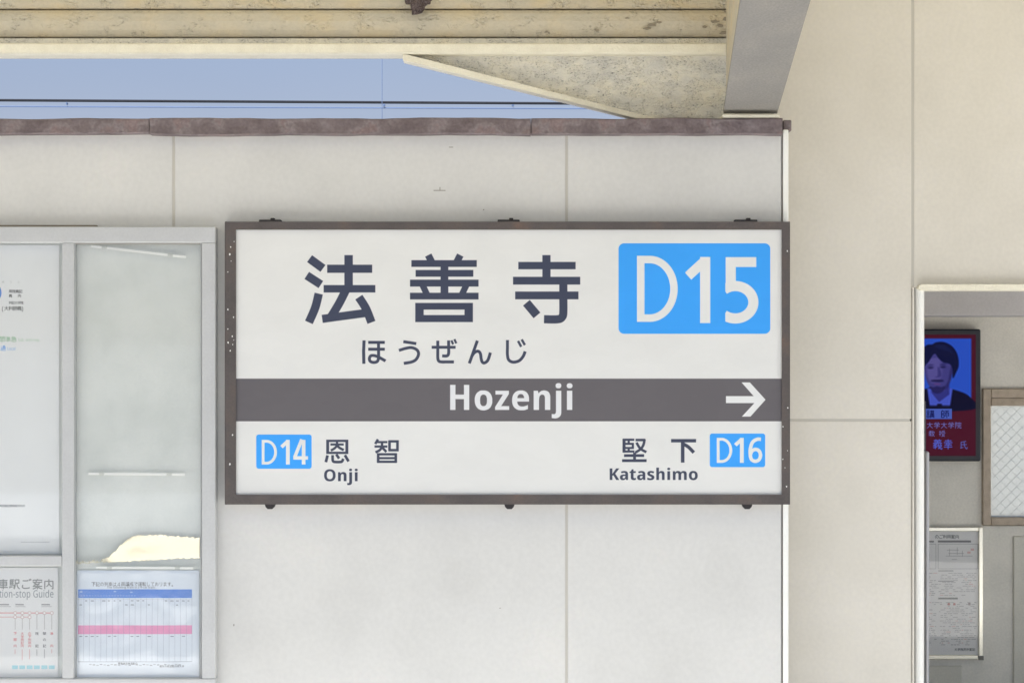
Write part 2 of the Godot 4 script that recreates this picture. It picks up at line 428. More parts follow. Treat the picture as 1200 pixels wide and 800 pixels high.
# glyphs drawn as strokes: "width x,y x,y ..." joined by "/", "~" marks a curved stroke, coordinates on a 100 grid
const GLYPHS := {
	"法": "12 6,6 25,20/12 2,30 22,43/~12 19,56 14,76 5,97/11.5 31,20.5 95,20.5/12 61.5,1 61.5,49/10.5 26,49 99.5,49/~12 58,50 48,70 36,90/11.5 24,92 90,83/~12 76,61 86,77 94,97",
	"善": "10 27,1 33.5,14/10 72.5,1 66,14/9.5 3,13 96,13/9.5 9,27 91,27/9.8 1,41 98.5,41/11 50,13 50,58/9 19,44 25,57/9 81,44 75,57/9.5 1,59.5 98.5,59.5/9.5 8.5,74 90.5,74/10 8.5,91.5 90.5,91.5/12 14.5,70 14.5,96/12 84.5,70 84.5,96",
	"寺": "11.6 48.5,1 48.5,40/10.5 8.5,16 90,16/11 1,37.5 96.5,37.5/11 4,58.5 94,58.5/~11.6 72.5,42 72.5,62 72.5,82 71,89 65,92.5 45,92.5/12.5 20,69 35,87",
	"ほ": "12.5 9,3 7,47 8,98.5/12 26,11 94,11/12 26,39 94,39/~12 68,11 68.5,40 68.5,66 68,78 62,90 47,93 34,88 31,76 37,66 50,65 68,71 97,87",
	"う": "12 20,8 73,16/~12 2,44 30,35.5 54.5,32.5 76,42 82.5,59 73,80 54.5,91 22,97",
	"ぜ": "11.5 0,31 98,31/~12 25,4 25,38 25,74 29,87 40,91 66,91 91,91/~12 69.5,3 69.5,30 69.5,54 66,64 58,67 43,66/9 81,3 88,19/9 93,-2 101,15",
	"ん": "12 39,4 6,97/~12 15,70 26,54 41,47 51,56 54.5,77 59,91 68,95 82,84 92.5,53",
	"じ": "~12 6.5,1.5 6.5,30 6.5,62 12,83 30,92 54.5,86 71,68 79,48/10 50,5 63,29/10 65,-1 78,22",
	"恩": "10.5 10.5,1.5 10.5,60/10.5 90,1.5 90,60/8.5 5,6 95.5,6/8.5 5,55.5 95.5,55.5/8 22,21 77,21/~8.5 49,9 49,24 40,36 24,46/~9 49,25 60,35 77,44/10 10,66 3,94/~9.5 31,65 31,78 32,88 38,93 60,93.5 70,91 75,80/9.5 46,62 58,79/10 82,65 97,91",
	"智": "9 15,1 4,20/8 12,12.5 54,12.5/8 1,31 54,31/~9 32,12 31,32 22,46 5,55/9 34,36 50,53/9.5 63,6 63,50/9.5 96,6 96,50/9 59,9.5 100.5,9.5/9 59,46 100.5,46/9.5 16,59 16,98/9.5 89,59 89,98/8.5 12,63 93,63/8 16,79 89,79/8.5 12,94 93,94",
	"堅": "11 8,2 8,57/8 3,5.5 50,5.5/8 3,53.5 50,53.5/7.5 10,22 48,22/7.5 10,39 48,39/8 44,20 44,41/8 27,5 27,22/8 27,39 27,53/9 55,6.5 95,6.5/~9 92,4 87,27 75,44 54,58/~9 59,17 74,41 99,56/10 8,70 90,70/10 51,58 51,92/10 0,90.5 100,90.5",
	"下": "12 0,8 101,8/12.5 47,8 47,98/~12 50,22 70,34 92,57",
	"D": "11.4 5.7,0 5.7,100/11.4 0,5.7 21,5.7/@11.4 19.5,50 36.6,44.3 -90,90/11.4 0,94.3 21,94.3",
	"1": "|15.5 30,0 30,100/14.5 4,29 32,3.5",
	"5": "|15 0.5,7.5 47,7.5/15.5 8.3,0 8.3,52/@15.5 15.2,69 27.4,24.8 -128,128",
	"4": "14 35,-2 6,70/14 0,73 60,73/15 42,0 42,100",
	"6": "~14 50,6 34,6 16,18 8,42 7,66 12,86 27,93.5 42,87 48,70 42,52 28,46 14,53 8,66",
	"講": "5,8 38,8/1,24 42,24/6,40 37,40/6,54 37,54/8,68 8,98/34,68 34,98/5,70 38,70/5,94 38,94/48,14 98,14/50,30 97,30/44,46 100,46/62,3 62,46/84,3 84,46/52,58 95,58/52,58 52,100/95,58 95,98/52,72 95,72/44,86 100,86/73,46 73,86",
	"師": "20,2 14,16/8,16 8,98/8,16 40,16/40,16 40,44/8,44 40,44/8,60 40,60/40,60 40,94/8,94 40,94/48,12 100,12/54,32 54,80/54,32 95,32/95,30 95,80/74,12 74,100",
	"大": "3,32 97,32/~50,3 49,40 34,72 4,97/~52,38 66,72 97,96",
	"学": "22,4 30,20/50,2 52,18/80,3 70,20/8,26 8,42/8,27 94,27/94,27 92,42/26,44 76,44/76,44 52,58/52,58 52,94/38,95 54,95/4,68 97,68",
	"院": "8,4 8,100/8,8 32,8/32,8 24,34/24,34 34,52/34,52 28,68/66,2 66,14/42,16 42,30/42,16 98,16/98,16 98,30/50,36 90,36/40,54 100,54/~58,54 56,80 38,98/~78,54 78,90 82,96 98,94 98,82",
	"教": "10,16 48,16/28,2 28,32/2,34 56,34/~50,4 34,34 4,60/14,54 46,54/46,54 30,66/30,66 30,96/2,80 54,74/~70,2 66,24 54,46/62,24 99,24/~90,26 84,58 50,98/~62,36 74,72 99,98",
	"授": "18,2 18,94/2,24 36,24/2,62 36,52/94,4 46,12/48,20 54,32/68,18 72,30/92,16 84,30/42,36 42,52/42,36 98,36/98,36 98,52/48,60 90,60/~88,60 76,84 40,100/~52,62 66,84 98,99",
	"義": "30,2 36,12/70,2 64,12/10,14 90,14/16,26 84,26/50,14 50,40/3,40 97,40/46,46 10,54/26,50 26,96/3,64 97,64/4,84 46,76/~58,46 66,78 92,98 96,84/90,70 56,94/78,48 88,58",
	"幸": "50,2 50,98/14,16 86,16/3,34 97,34/30,40 36,50/70,40 64,50/10,56 90,56/4,76 96,76",
	"氏": "84,6 16,16/16,14 16,90/4,92 46,80/16,48 94,46/~56,12 60,56 80,94 92,98 98,78",
	"車": "8,14 92,14/50,2 50,99/16,28 16,66/84,28 84,66/16,30 84,30/16,47 84,47/16,64 84,64/3,82 97,82",
	"駅": "8,6 8,62/8,8 46,8/8,24 42,24/8,40 42,40/26,8 26,58/8,58 46,58/46,56 44,96/4,70 2,90/14,70 15,84/24,70 27,82/56,8 92,8/92,6 92,42/56,40 92,40/~56,8 56,60 46,98/~72,42 80,76 100,98",
	"ご": "~18,16 50,18 74,14/~20,58 14,78 30,90 60,90 88,84/80,2 88,18/92,-2 100,13",
	"案": "50,0 50,10/8,22 8,10/8,11 92,11/92,10 92,22/4,32 96,32/~40,14 34,32 22,42 70,58/~72,32 58,50 12,60/4,72 96,72/50,60 50,100/~46,72 30,88 4,97/~54,72 70,88 97,96",
	"内": "10,20 10,99/8,22 92,22/90,22 90,94/76,95 92,95/~50,2 50,40 42,60 26,76/~52,46 62,62 78,74",
	"記": "5,8 38,8/1,24 42,24/6,40 37,40/6,54 37,54/8,68 8,98/34,68 34,98/5,70 38,70/5,94 38,94/52,12 92,12/92,12 92,46/56,46 92,46/~56,46 56,88 62,95 96,93 98,78",
	"の": "~52,16 48,56 28,84 12,70 12,42 36,16 68,16 92,44 84,76 58,92",
	"列": "4,10 56,10/~28,10 20,34 4,54/22,34 50,34/~50,34 40,70 8,98/22,54 36,64/68,14 68,72/92,4 92,94",
	"は": "~12,6 8,50 12,96/34,30 96,30/~68,6 69,60 66,86 48,92 36,82 48,70 66,74 94,90",
	"両": "4,10 96,10/50,10 50,74/10,32 10,99/10,34 90,34/90,34 90,96/30,50 30,78/30,76 70,76/70,50 70,78",
	"編": "24,2 10,26/34,22 8,52/22,52 22,99/6,66 4,90/36,64 40,84/46,8 98,8/52,20 94,20/94,20 94,40/52,40 94,40/~52,20 52,60 42,97/52,54 96,54/96,54 96,98/54,54 54,98/68,54 68,96/82,54 82,96/54,74 96,74",
	"成": "12,22 96,22/~14,22 14,60 4,97/14,46 42,46/42,46 40,82/~56,2 60,50 84,94 96,76/~88,42 72,76 44,98/72,4 86,14",
	"で": "4,18 92,16/~88,17 50,40 50,76 84,92/76,34 84,50/90,30 98,44",
	"運": "36,10 36,24/36,8 96,8/96,8 96,22/46,32 88,32/88,32 88,62/46,62 88,62/46,32 46,62/46,47 88,47/36,74 98,74/67,18 67,84/6,8 18,20/2,40 18,40/18,40 18,78/~2,96 18,80 40,94 100,95",
	"転": "4,14 48,14/8,28 44,28/44,28 44,62/8,62 44,62/8,28 8,62/8,45 44,45/2,78 50,78/26,2 26,99/56,14 94,14/52,40 99,40/~70,42 64,72 56,90/54,92 94,84/80,64 96,94",
	"し": "~22,4 20,70 34,92 64,88 90,62",
	"て": "4,16 92,14/~88,15 50,40 50,76 84,92",
	"お": "8,28 60,26/~34,4 34,80 18,88 8,74 40,48 78,50 88,74 62,92/74,16 92,32",
	"り": "~24,8 20,40 28,56/~70,6 78,40 66,76 36,97",
	"ま": "10,20 90,20/12,42 88,42/~50,4 51,60 46,88 26,92 16,80 34,68 60,74 92,92",
	"す": "4,22 96,22/~60,4 60,50 44,64 32,52 44,38 60,46 58,76 34,97",
	"。": "~20,78 34,88 20,98 6,88 20,78",
	"間": "6,4 6,99/94,4 94,96/6,6 42,6/42,6 42,36/6,36 42,36/6,21 42,21/58,36 58,6/58,6 94,6/58,36 94,36/58,21 94,21/30,50 70,50/70,50 70,92/30,92 70,92/30,50 30,92/30,71 70,71",
	"準": "8,6 20,14/2,26 14,34/6,60 24,40/40,4 30,24/36,16 36,62/36,20 94,20/36,33 90,33/36,46 90,46/36,60 98,60/64,6 64,60/3,76 97,76/50,62 50,100",
	"急": "~36,2 22,20 4,30/28,14 72,14/72,14 60,28/14,30 86,30/86,30 86,60/14,45 86,45/10,60 86,60/14,70 4,94/~32,68 32,90 38,95 70,95 76,82/50,66 58,78/82,68 96,90",
	"通": "40,8 88,8/88,8 70,20/54,14 66,22/42,28 42,82/42,28 92,28/92,28 92,82/42,44 92,44/42,60 92,60/66,28 66,82/6,8 18,20/2,42 20,42/20,42 20,78/~2,97 20,80 40,94 100,95",
	"利": "~48,4 30,12 6,16/2,34 54,34/28,12 28,99/~26,38 18,60 2,76/34,48 50,64/68,14 68,72/92,4 92,96",
	"用": "~14,8 14,60 4,98/14,10 90,10/90,10 90,96/14,36 90,36/14,62 90,62/52,10 52,98",
}

func glyph(p: Print, ch: String, x: float, y: float, w: float, h: float, col: Color, wide := 9.0, alpha := 1.0) -> void:
	var polys := []
	var spec: String = GLYPHS[ch]
	var clip := spec.begins_with("|")
	for part in spec.trim_prefix("|").split("/"):
		var curved: bool = part.begins_with("~")
		var arc: bool = part.begins_with("@")
		var width := wide
		var pts := []
		var raw := []
		for t in part.trim_prefix("~").trim_prefix("@").split(" "):
			if t.contains(","):
				var c: PackedStringArray = t.split(",")
				raw.append(Vector2(float(c[0]), float(c[1])))
				pts.append(Vector2(x + float(c[0]) * w / 100.0, y + float(c[1]) * h / 100.0))
			else: width = float(t) * wide / 9.0
		if arc:
			pts = []
			for k in 33:
				var a := deg_to_rad(lerpf(raw[2].x, raw[2].y, k / 32.0))
				pts.append(Vector2(x + (raw[0].x + raw[1].x * cos(a)) * w / 100.0, y + (raw[0].y + raw[1].y * sin(a)) * h / 100.0))
		if curved:
			var fine := []
			for i in pts.size() - 1:
				for k in 6: fine.append(pts[i].cubic_interpolate(pts[i + 1], pts[max(i - 1, 0)], pts[min(i + 2, pts.size() - 1)], k / 6.0))
			fine.append(pts[-1])
			pts = fine
		polys.append_array(stroke_outline(pts, width * (w + h) / 200.0))
	if clip:
		var kept := []
		var frame := PackedVector2Array([Vector2(x, y), Vector2(x + w * 3, y), Vector2(x + w * 3, y + h * 1.2), Vector2(x, y + h * 1.2)])
		for q in polys:
			for c in Geometry2D.intersect_polygons(q, frame):
				if Geometry2D.is_polygon_clockwise(c): c.reverse()
				kept.append(c)
		polys = kept
	p.poly(polys, col, alpha)

func line_of(p: Print, text: String, x: float, y: float, em: float, step: float, col: Color, wide := 9.0, alpha := 1.0) -> void:
	for ch in text:
		if GLYPHS.has(ch): glyph(p, ch, x, y, em, em, col, wide, alpha)
		x += step

# latin lettering from a type face's own outlines, fitted between x0 and x1 with the given capital height
func latin(p: Print, text: String, x0: float, base: float, x1: float, cap: float, col: Color, bold := true, alpha := 1.0) -> void:
	var font := SystemFont.new()
	font.font_names = PackedStringArray(["Droid Sans"])
	font.font_weight = 700 if bold else 400
	var rid: RID = font.get_rids()[0]
	var ts := TextServerManager.get_primary_interface()
	var pen := 0.0
	var polys := []
	var lo := 1e9; var hi := -1e9
	for ch in text:
		var gi := ts.font_get_glyph_index(rid, 100, ch.unicode_at(0), 0)
		var d := ts.font_get_glyph_contours(rid, 100, gi)
		var adv := ts.font_get_glyph_advance(rid, 100, gi).x
		if d.has("points"):
			var from := 0
			for last in d.contours:
				var raw := []
				for i in range(from, last + 1): raw.append(d.points[i])
				from = last + 1
				var n := raw.size()
				var out := PackedVector2Array()
				for i in n:
					var a: Vector3 = raw[i]; var pr: Vector3 = raw[(i + n - 1) % n]; var nx: Vector3 = raw[(i + 1) % n]
					if int(a.z) == 1: out.append(Vector2(a.x, a.y))
					else:
						var s := Vector2(pr.x, pr.y) if int(pr.z) == 1 else Vector2(pr.x + a.x, pr.y + a.y) / 2
						var e := Vector2(nx.x, nx.y) if int(nx.z) == 1 else Vector2(nx.x + a.x, nx.y + a.y) / 2
						if int(pr.z) != 1: out.append(s)
						for k in [0.25, 0.5, 0.75]: out.append(s.lerp(Vector2(a.x, a.y), k).lerp(Vector2(a.x, a.y).lerp(e, k), k))
				for i in out.size():
					out[i].x += pen
					lo = min(lo, out[i].x); hi = max(hi, out[i].x)
				polys.append(out)
		pen += adv
	var unit := 71.4
	for q in polys:
		for i in q.size():
			q[i] = Vector2(x0 + (q[i].x - lo) * (x1 - x0) / (hi - lo), base + q[i].y * cap / unit)
	p.poly(polys, col, alpha)

func printed(p: Print, rough := 0.45, mottle := 0.025, seed_ := 3) -> StandardMaterial3D:
	var sp := noise_picture(256, 0.02, 4, seed_, [[0.0, grey(0.1)], [1.0, grey(0.9)]])
	sp.resize(p.img.get_width(), p.img.get_height(), Image.INTERPOLATE_CUBIC)
	if mottle > 0: speckle(p.img, sp, mottle)
	var m := StandardMaterial3D.new()
	m.albedo_texture = tex(p.img)
	m.roughness = rough
	m.cull_mode = BaseMaterial3D.CULL_DISABLED
	return m

# ================================================================== scene
func _ready() -> void:
	var cam := Camera3D.new()
	cam.name = "camera"
	add_child(cam)
	cam.position = EYE
	cam.keep_aspect = Camera3D.KEEP_HEIGHT
	cam.fov = rad_to_deg(2.0 * atan(400.0 / PX))
	cam.near = 0.05
	cam.far = 4000.0
	cam.current = true

	var env := Environment.new()
	var sky := Sky.new()
	var sm := ProceduralSkyMaterial.new()
	sm.sky_top_color = Color(0.152, 0.213, 0.325).linear_to_srgb()
	sm.sky_horizon_color = Color(0.34, 0.28, 0.2).linear_to_srgb()
	sm.sky_curve = 0.05
	sm.ground_bottom_color = rgb(120, 115, 105)
	sm.ground_horizon_color = rgb(170, 172, 172)
	sm.sun_angle_max = 30.0
	sm.sky_cover = thin_cloud()
	sm.sky_cover_modulate = Color(0.42, 0.42, 0.42, 0.42)
	sky.sky_material = sm
	env.sky = sky
	env.background_mode = Environment.BG_SKY
	env.tonemap_mode = Environment.TONE_MAPPER_LINEAR
	env.tonemap_exposure = 2.0
	env.sdfgi_enabled = true
	env.ssao_enabled = true
	env.ssil_enabled = true
	var we := WorldEnvironment.new()
	we.name = "world_environment"
	we.environment = env
	add_child(we)

	var sun := DirectionalLight3D.new()
	sun.name = "sun"
	sun.light_energy = 1.6
	sun.light_color = Color(1.0, 0.985, 0.965)
	sun.light_angular_distance = 0.5
	sun.shadow_enabled = true
	add_child(sun)
	sun.look_at_from_position(Vector3(-5, 14, 10), Vector3.ZERO)

	make_materials()
	make_ground()
	make_wall()
	make_building()
	make_canopy()
	make_wires()
	make_sign()
	make_case()
	make_room_things()

# thin high cloud all round, thicker towards the horizon
func thin_cloud() -> ImageTexture:
	var f := FastNoiseLite.new()
	f.seed = 3; f.frequency = 2.2; f.fractal_octaves = 5
	var img := Image.create_empty(512, 256, false, Image.FORMAT_RGBA8)
	for j in 256:
		var up := PI * (0.5 - (j + 0.5) / 256.0)
		for i in 512:
			var a := 0.0
			if up > -0.05:
				var ph := TAU * i / 512.0
				var d := Vector3(cos(up) * cos(ph), sin(up) * 4.0, cos(up) * sin(ph))
				var thick := 0.16 + 0.36 * exp(-maxf(up, 0.0) / 0.1)
				a = clampf(thick * (1.0 + f.get_noise_3dv(d) * 1.5), 0.0, 1.0)
			img.set_pixel(i, j, Color(0.93, 0.93, 0.95, a))
	return ImageTexture.create_from_image(img)

func make_materials() -> void:
	M.wall = paint([[0.0, rgb(208, 207, 204)], [0.4, rgb(215, 214, 211)], [0.65, rgb(217, 216, 213)], [1.0, rgb(222, 220, 216)]], 2.6, 0.6, 0.008, 0.06, 0.1, 4, 0.03)
	M.wall2 = paint([[0.0, rgb(216, 211, 201)], [0.45, rgb(221, 216, 206)], [1.0, rgb(226, 221, 212)]], 2.2, 0.6, 0.008, 0.06, 0.1, 14, 0.03)
	M.joint = plain(rgb(196, 192, 184), 0.8)
	M.white = paint([[0.0, rgb(248, 247, 242)], [1.0, rgb(253, 253, 250)]], 0.9, 0.35, 0.01, 0.0, 0.1, 5, 0.02)
	M.cap = paint([[0.0, rgb(86, 74, 76)], [0.35, rgb(108, 96, 98)], [0.52, rgb(116, 104, 106)], [0.62, rgb(132, 122, 124)], [0.75, rgb(124, 106, 106)], [1.0, rgb(158, 148, 150)]], 1.5, 0.6, 0.016, 0.8, 0.06, 6, 0.22)
	M.frame = paint([[0.0, rgb(80, 74, 73)], [0.5, rgb(90, 83, 81)], [0.8, rgb(97, 86, 81)], [1.0, rgb(120, 95, 82)]], 1.1, 0.5, 0.012, 0.25, 0.1, 7, 0.1)
	M.cream = weathered([[0.0, rgb(186, 180, 164)], [0.3, rgb(192, 184, 165)], [0.55, rgb(198, 188, 166)], [0.8, rgb(202, 188, 158)], [1.0, rgb(206, 192, 160)]], 0.9, 8, 0.35)
	M.peel = weathered([[0.0, rgb(204, 203, 197)], [0.35, rgb(220, 217, 208)], [0.6, rgb(228, 224, 211)], [1.0, rgb(236, 229, 210)]], 0.55, 9, 1.0)
	M.edge = paint([[0.0, rgb(232, 226, 206)], [1.0, rgb(246, 241, 222)]], 0.7, 0.5, 0.01, 1.0, 0.06, 10, 0.05)
	M.steel_grey = paint([[0.0, rgb(128, 126, 123)], [0.5, rgb(137, 134, 130)], [0.8, rgb(142, 138, 133)], [1.0, rgb(148, 143, 136)]], 1.2, 0.65, 0.008, 0.3, 0.2, 11, 0.16)
	M.rust = paint([[0.0, rgb(40, 34, 34)], [0.5, rgb(84, 70, 68)], [1.0, rgb(150, 142, 140)]], 0.12, 0.9, 0.03, 4.0, 0.08, 12, 0.3)
	M.case_metal = paint([[0.0, rgb(194, 195, 196)], [1.0, rgb(204, 205, 206)]], 1.2, 0.42, 0.01, 0.0, 0.2, 13, 0.04)
	M.case_metal.metallic = 0.15
	M.case_board = paint([[0.0, rgb(204, 208, 206)], [0.5, rgb(215, 218, 216)], [1.0, rgb(222, 224, 222)]], 1.3, 0.7, 0.009, 0.0, 0.1, 15, 0.03)
	M.dark = plain(rgb(44, 40, 42), 0.55)
	M.wire = plain(rgb(20, 24, 34), 0.9)
	M.wire_blue = plain(rgb(84, 104, 140), 0.8)
	M.strip = plain(Color(0.96, 0.96, 0.95), 0.25)
	M.glass = glass(0.05)
	M.inner = paint([[0.0, rgb(218, 214, 202)], [0.5, rgb(228, 223, 211)], [1.0, rgb(234, 229, 217)]], 1.6, 0.6, 0.01, 0.1, 0.12, 16, 0.06)
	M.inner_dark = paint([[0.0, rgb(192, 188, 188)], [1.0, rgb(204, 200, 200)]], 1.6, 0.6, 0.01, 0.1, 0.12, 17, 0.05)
	M.inner_panel = paint([[0.0, rgb(206, 202, 189)], [1.0, rgb(216, 212, 198)]], 1.2, 0.5, 0.01, 0.0, 0.12, 18, 0.06)
	M.wood = paint([[0.0, rgb(170, 154, 134)], [0.5, rgb(186, 170, 150)], [1.0, rgb(196, 180, 162)]], 0.4, 0.55, 0.014, 0.8, 0.1, 19, 0.1)
	M.alu = paint([[0.0, rgb(240, 237, 224)], [1.0, rgb(250, 248, 236)]], 0.5, 0.22, 0.01, 0.0, 0.1, 20, 0.04)
	M.alu.metallic = 0.85
	M.alu_grey = plain(rgb(190, 190, 194), 0.35, 0.3)
	M.bezel = plain(rgb(30, 34, 44), 0.4)
	M.concrete = paint([[0.0, rgb(196, 196, 194)], [0.5, rgb(212, 212, 210)], [1.0, rgb(222, 222, 220)]], 3.0, 0.9, 0.012, 2.0, 0.1, 21, 0.12)
	M.ballast = paint([[0.0, rgb(120, 114, 106)], [0.5, rgb(166, 160, 150)], [1.0, rgb(196, 190, 178)]], 1.2, 0.95, 0.08, 8.0, 0.1, 22, 0.4)

func make_ground() -> void:
	struct("ground", box(Vector3(-1500, -1.4, -1500), Vector3(1500, -1.1, 1500), 0.01), M.ballast)
	struct("platform", box(Vector3(-30, -1.2, -9), Vector3(30, 0.0, 3.2), 0.02), M.concrete)
	struct("opposite_platform", box(Vector3(-30, -1.2, 8.8), Vector3(30, 0.0, 13.0), 0.02), M.concrete)

# ------------------------------------------------------------------ platform wall with its coping
func make_wall() -> void:
	var t := thing("platform_wall", "long cream panelled windbreak wall with a brown metal coping, behind the station sign", "wall", Vector3(at(500, 0, 0).x, 0, -0.04))
	var top := at(0, 156, 0).y
	var xs := [-719.0, -258.0, 203.0, 664.0, 917.0]
	var g := 1.3
	for i in 4:
		var l := at(xs[i] + g, 0, 0).x
		var r := at(xs[i + 1] - (g if i < 3 else 0.5), 0, 0).x
		obj("panel", box(Vector3(l, 0.005, -0.06), Vector3(r, top, 0), 0.0025), M.wall, t)
	for i in [0, 1, 2, 3]:
		if i > 0:
			var x := at(xs[i], 0, 0).x
			obj("joint_filler", box(Vector3(x - 0.0048, 0.006, -0.05), Vector3(x + 0.0048, top - 0.002, -0.0012), 0.001), M.joint, t)
	for k in [[508.0, 222.6, 522.0, 223.6], [515.0, 219.0, 516.0, 223.0], [566.0, 245.0, 567.4, 246.4], [526.0, 172.0, 531.0, 172.8], [273.0, 731.0, 274.4, 733.4], [585.0, 712.0, 587.0, 712.7]]:
		obj("scuff", slab(k[0], k[1], k[2], k[3], 0.0008, 0.0016, 0.0002), plain(rgb(150, 146, 138), 0.8), t)
	obj("wall_core", box(Vector3(at(-719, 0, 0).x, 0.006, -0.09), Vector3(at(916, 0, 0).x, top - 0.01, -0.0605), 0.001), M.wall, t)
	obj("end_trim", box(Vector3(at(917.6, 0, 0).x, 0.004, -0.1), Vector3(at(924, 0, 0).x, at(0, 152, 0).y, 0.006), 0.003), M.white, t)
	obj("end_trim_gasket", box(Vector3(at(916.6, 0, 0).x, 0.008, -0.05), Vector3(at(917.55, 0, 0).x, top - 0.003, 0.003), 0.0005), plain(rgb(96, 90, 86), 0.8), t)
	var caps := [[-760.0, -286.0], [-285.4, 174.0], [174.6, 622.0], [622.6, 917.6]]
	for i in 4:
		obj("coping_piece", dented_strip(caps[i][0], caps[i][1], 138.4 + [0, 0.3, -0.2, 0.0][i], 157.0 + [0, -0.4, 0.5, 0.2][i], 0.05, 0.17, 30 + i, 0.0055), M.cap, t)
	obj("coping_end", slab(918.2, 140.5, 928, 153.5, -0.02, 0.09, 0.003), M.cap, t)

# ------------------------------------------------------------------ station building on the right
func make_building() -> void:
	var z := -0.35
	var t := thing("station_building", "cream panelled station building with an open doorway, right of the sign wall", "building", Vector3(at(1100, 0, z).x, 0, -1.2))
	var k := (EYE.z - z) / PX
	var x_l := at(830, 0, z).x
	var x_v := at(1070, 0, z).x
	var x_r := at(1700, 0, z).x
	var x_d := at(1073, 0, z).x
	var y_h := at(0, 492, z).y
	var y_door := at(0, 338, z).y
	var top := 4.2
	var g := 0.0035
	var th := 0.12
	obj("panel", box(Vector3(x_l, y_h + g, z - th), Vector3(x_v - g, top, z), 0.003), M.wall2, t)
	obj("panel", box(Vector3(x_l, 0.004, z - th), Vector3(x_v - g, y_h - g, z), 0.003), M.wall2, t)
	obj("panel", box(Vector3(x_v + g, y_door + 0.004, z - th), Vector3(x_r, top, z), 0.003), M.wall2, t)
	obj("joint_filler", box(Vector3(x_l + 0.01, y_h - 0.006, z - 0.09), Vector3(x_v - 0.01, y_h + 0.006, z - 0.0015), 0.001), M.joint, t)
	obj("joint_filler", box(Vector3(x_v - 0.006, y_door, z - 0.09), Vector3(x_v + 0.006, top - 0.01, z - 0.0015), 0.001), M.joint, t)
	# doorway: edge bead, rounded white post, rounded header rail
	obj("edge_bead", box(Vector3(at(1069.2, 0, z).x, 0.004, z - 0.1), Vector3(at(1071.6, 0, z).x, at(0, 336, z).y, z + 0.006), 0.002), M.wall2, t)
	var post := []
	for i in 13:
		var a := PI * i / 12.0
		post.append(Vector3(at(1079, 0, z).x - cos(a) * 5.6 * k, 0.004, z - 0.02 + sin(a) * 0.03))
	post.append(Vector3(at(1084.6, 0, z).x, 0.004, z - 0.12)); post.append(Vector3(at(1073.4, 0, z).x, 0.004, z - 0.12))
	obj("door_post", prism(post, Vector3(0, at(0, 337, z).y - 0.004, 0)), M.white, t)
	var head := []
	for p in [[1077.0, 337.5], [1077.6, 335.2], [1079.4, 333.6], [1082.0, 333.0], [1700.0, 333.0], [1700.0, 340.0], [1082.0, 340.0], [1079.4, 339.6], [1077.6, 338.6]]:
		head.append(at(p[0], p[1], z + 0.035))
	obj("door_header", prism(head, Vector3(0, 0, -0.15)), M.edge, t)
	# room behind the doorway: a passage, its unseen right end left open to let daylight in
	var zb := -1.95
	var ceil_y := 2.35
	obj("floor", box(Vector3(x_l, 0.004, zb), Vector3(x_r + 1.2, 0.03, z - th - 0.002), 0.002), M.concrete, t)
	obj("ceiling", box(Vector3(x_l, ceil_y, zb - 0.1), Vector3(x_r + 1.2, ceil_y + 0.1, z - th - 0.002), 0.002), M.inner, t)
	obj("side_wall", box(Vector3(x_l, 0.031, zb), Vector3(x_l + 0.1, ceil_y - 0.001, z - th - 0.002), 0.002), M.inner, t)
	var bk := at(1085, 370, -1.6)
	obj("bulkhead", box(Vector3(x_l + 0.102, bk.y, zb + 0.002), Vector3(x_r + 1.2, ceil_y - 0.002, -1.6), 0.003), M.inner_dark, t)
	# back wall around the window opening
	var wx0 := at(1152, 0, zb).x
	var wx1 := at(1268, 0, zb).x
	var wy1 := at(0, 455, zb).y
	var wy0 := at(0, 616, zb).y
	for b in [[x_l, 0.031, wx0, ceil_y - 0.001], [wx1, 0.031, at(1330, 0, zb).x, ceil_y - 0.001], [wx0 + 0.0005, 0.031, wx1 - 0.0005, wy0], [wx0 + 0.0005, wy1, wx1 - 0.0005, ceil_y - 0.001]]:
		obj("back_wall", box(Vector3(b[0], b[1], zb - 0.1), Vector3(b[2], b[3], zb), 0.0), M.inner, t)
	# window with wired glass
	var fz := zb + 0.025
	var w := obj("window", slab(1152.6, 455.5, 1162.0, 615.5, fz, 0.1, 0.003), M.wood, t)
	obj("frame_rail", slab(1258.0, 455.5, 1267.4, 615.5, fz, 0.1, 0.003), M.wood, w)
	obj("frame_rail", slab(1162.4, 455.5, 1257.6, 466.0, fz, 0.1, 0.003), M.wood, w)
	obj("frame_rail", slab(1162.4, 606.5, 1257.6, 615.5, fz, 0.1, 0.003), M.wood, w)
	obj("sash_rail", slab(1162.4, 466.4, 1257.6, 475.5, fz - 0.022, 0.05, 0.003), M.wood, w)
	var frosted := plain(Color(0.93, 0.96, 0.95, 0.34), 0.3)
	frosted.transparency = BaseMaterial3D.TRANSPARENCY_ALPHA
	frosted.backlight_enabled = true
	frosted.backlight = Color(0.8, 0.84, 0.83)
	obj("pane", slab(1161.5, 475.0, 1258.5, 607.0, fz - 0.045, 0.006, 0.0005), frosted, w)
	var st := start()
	var wz := fz - 0.043
	var c := 12.6
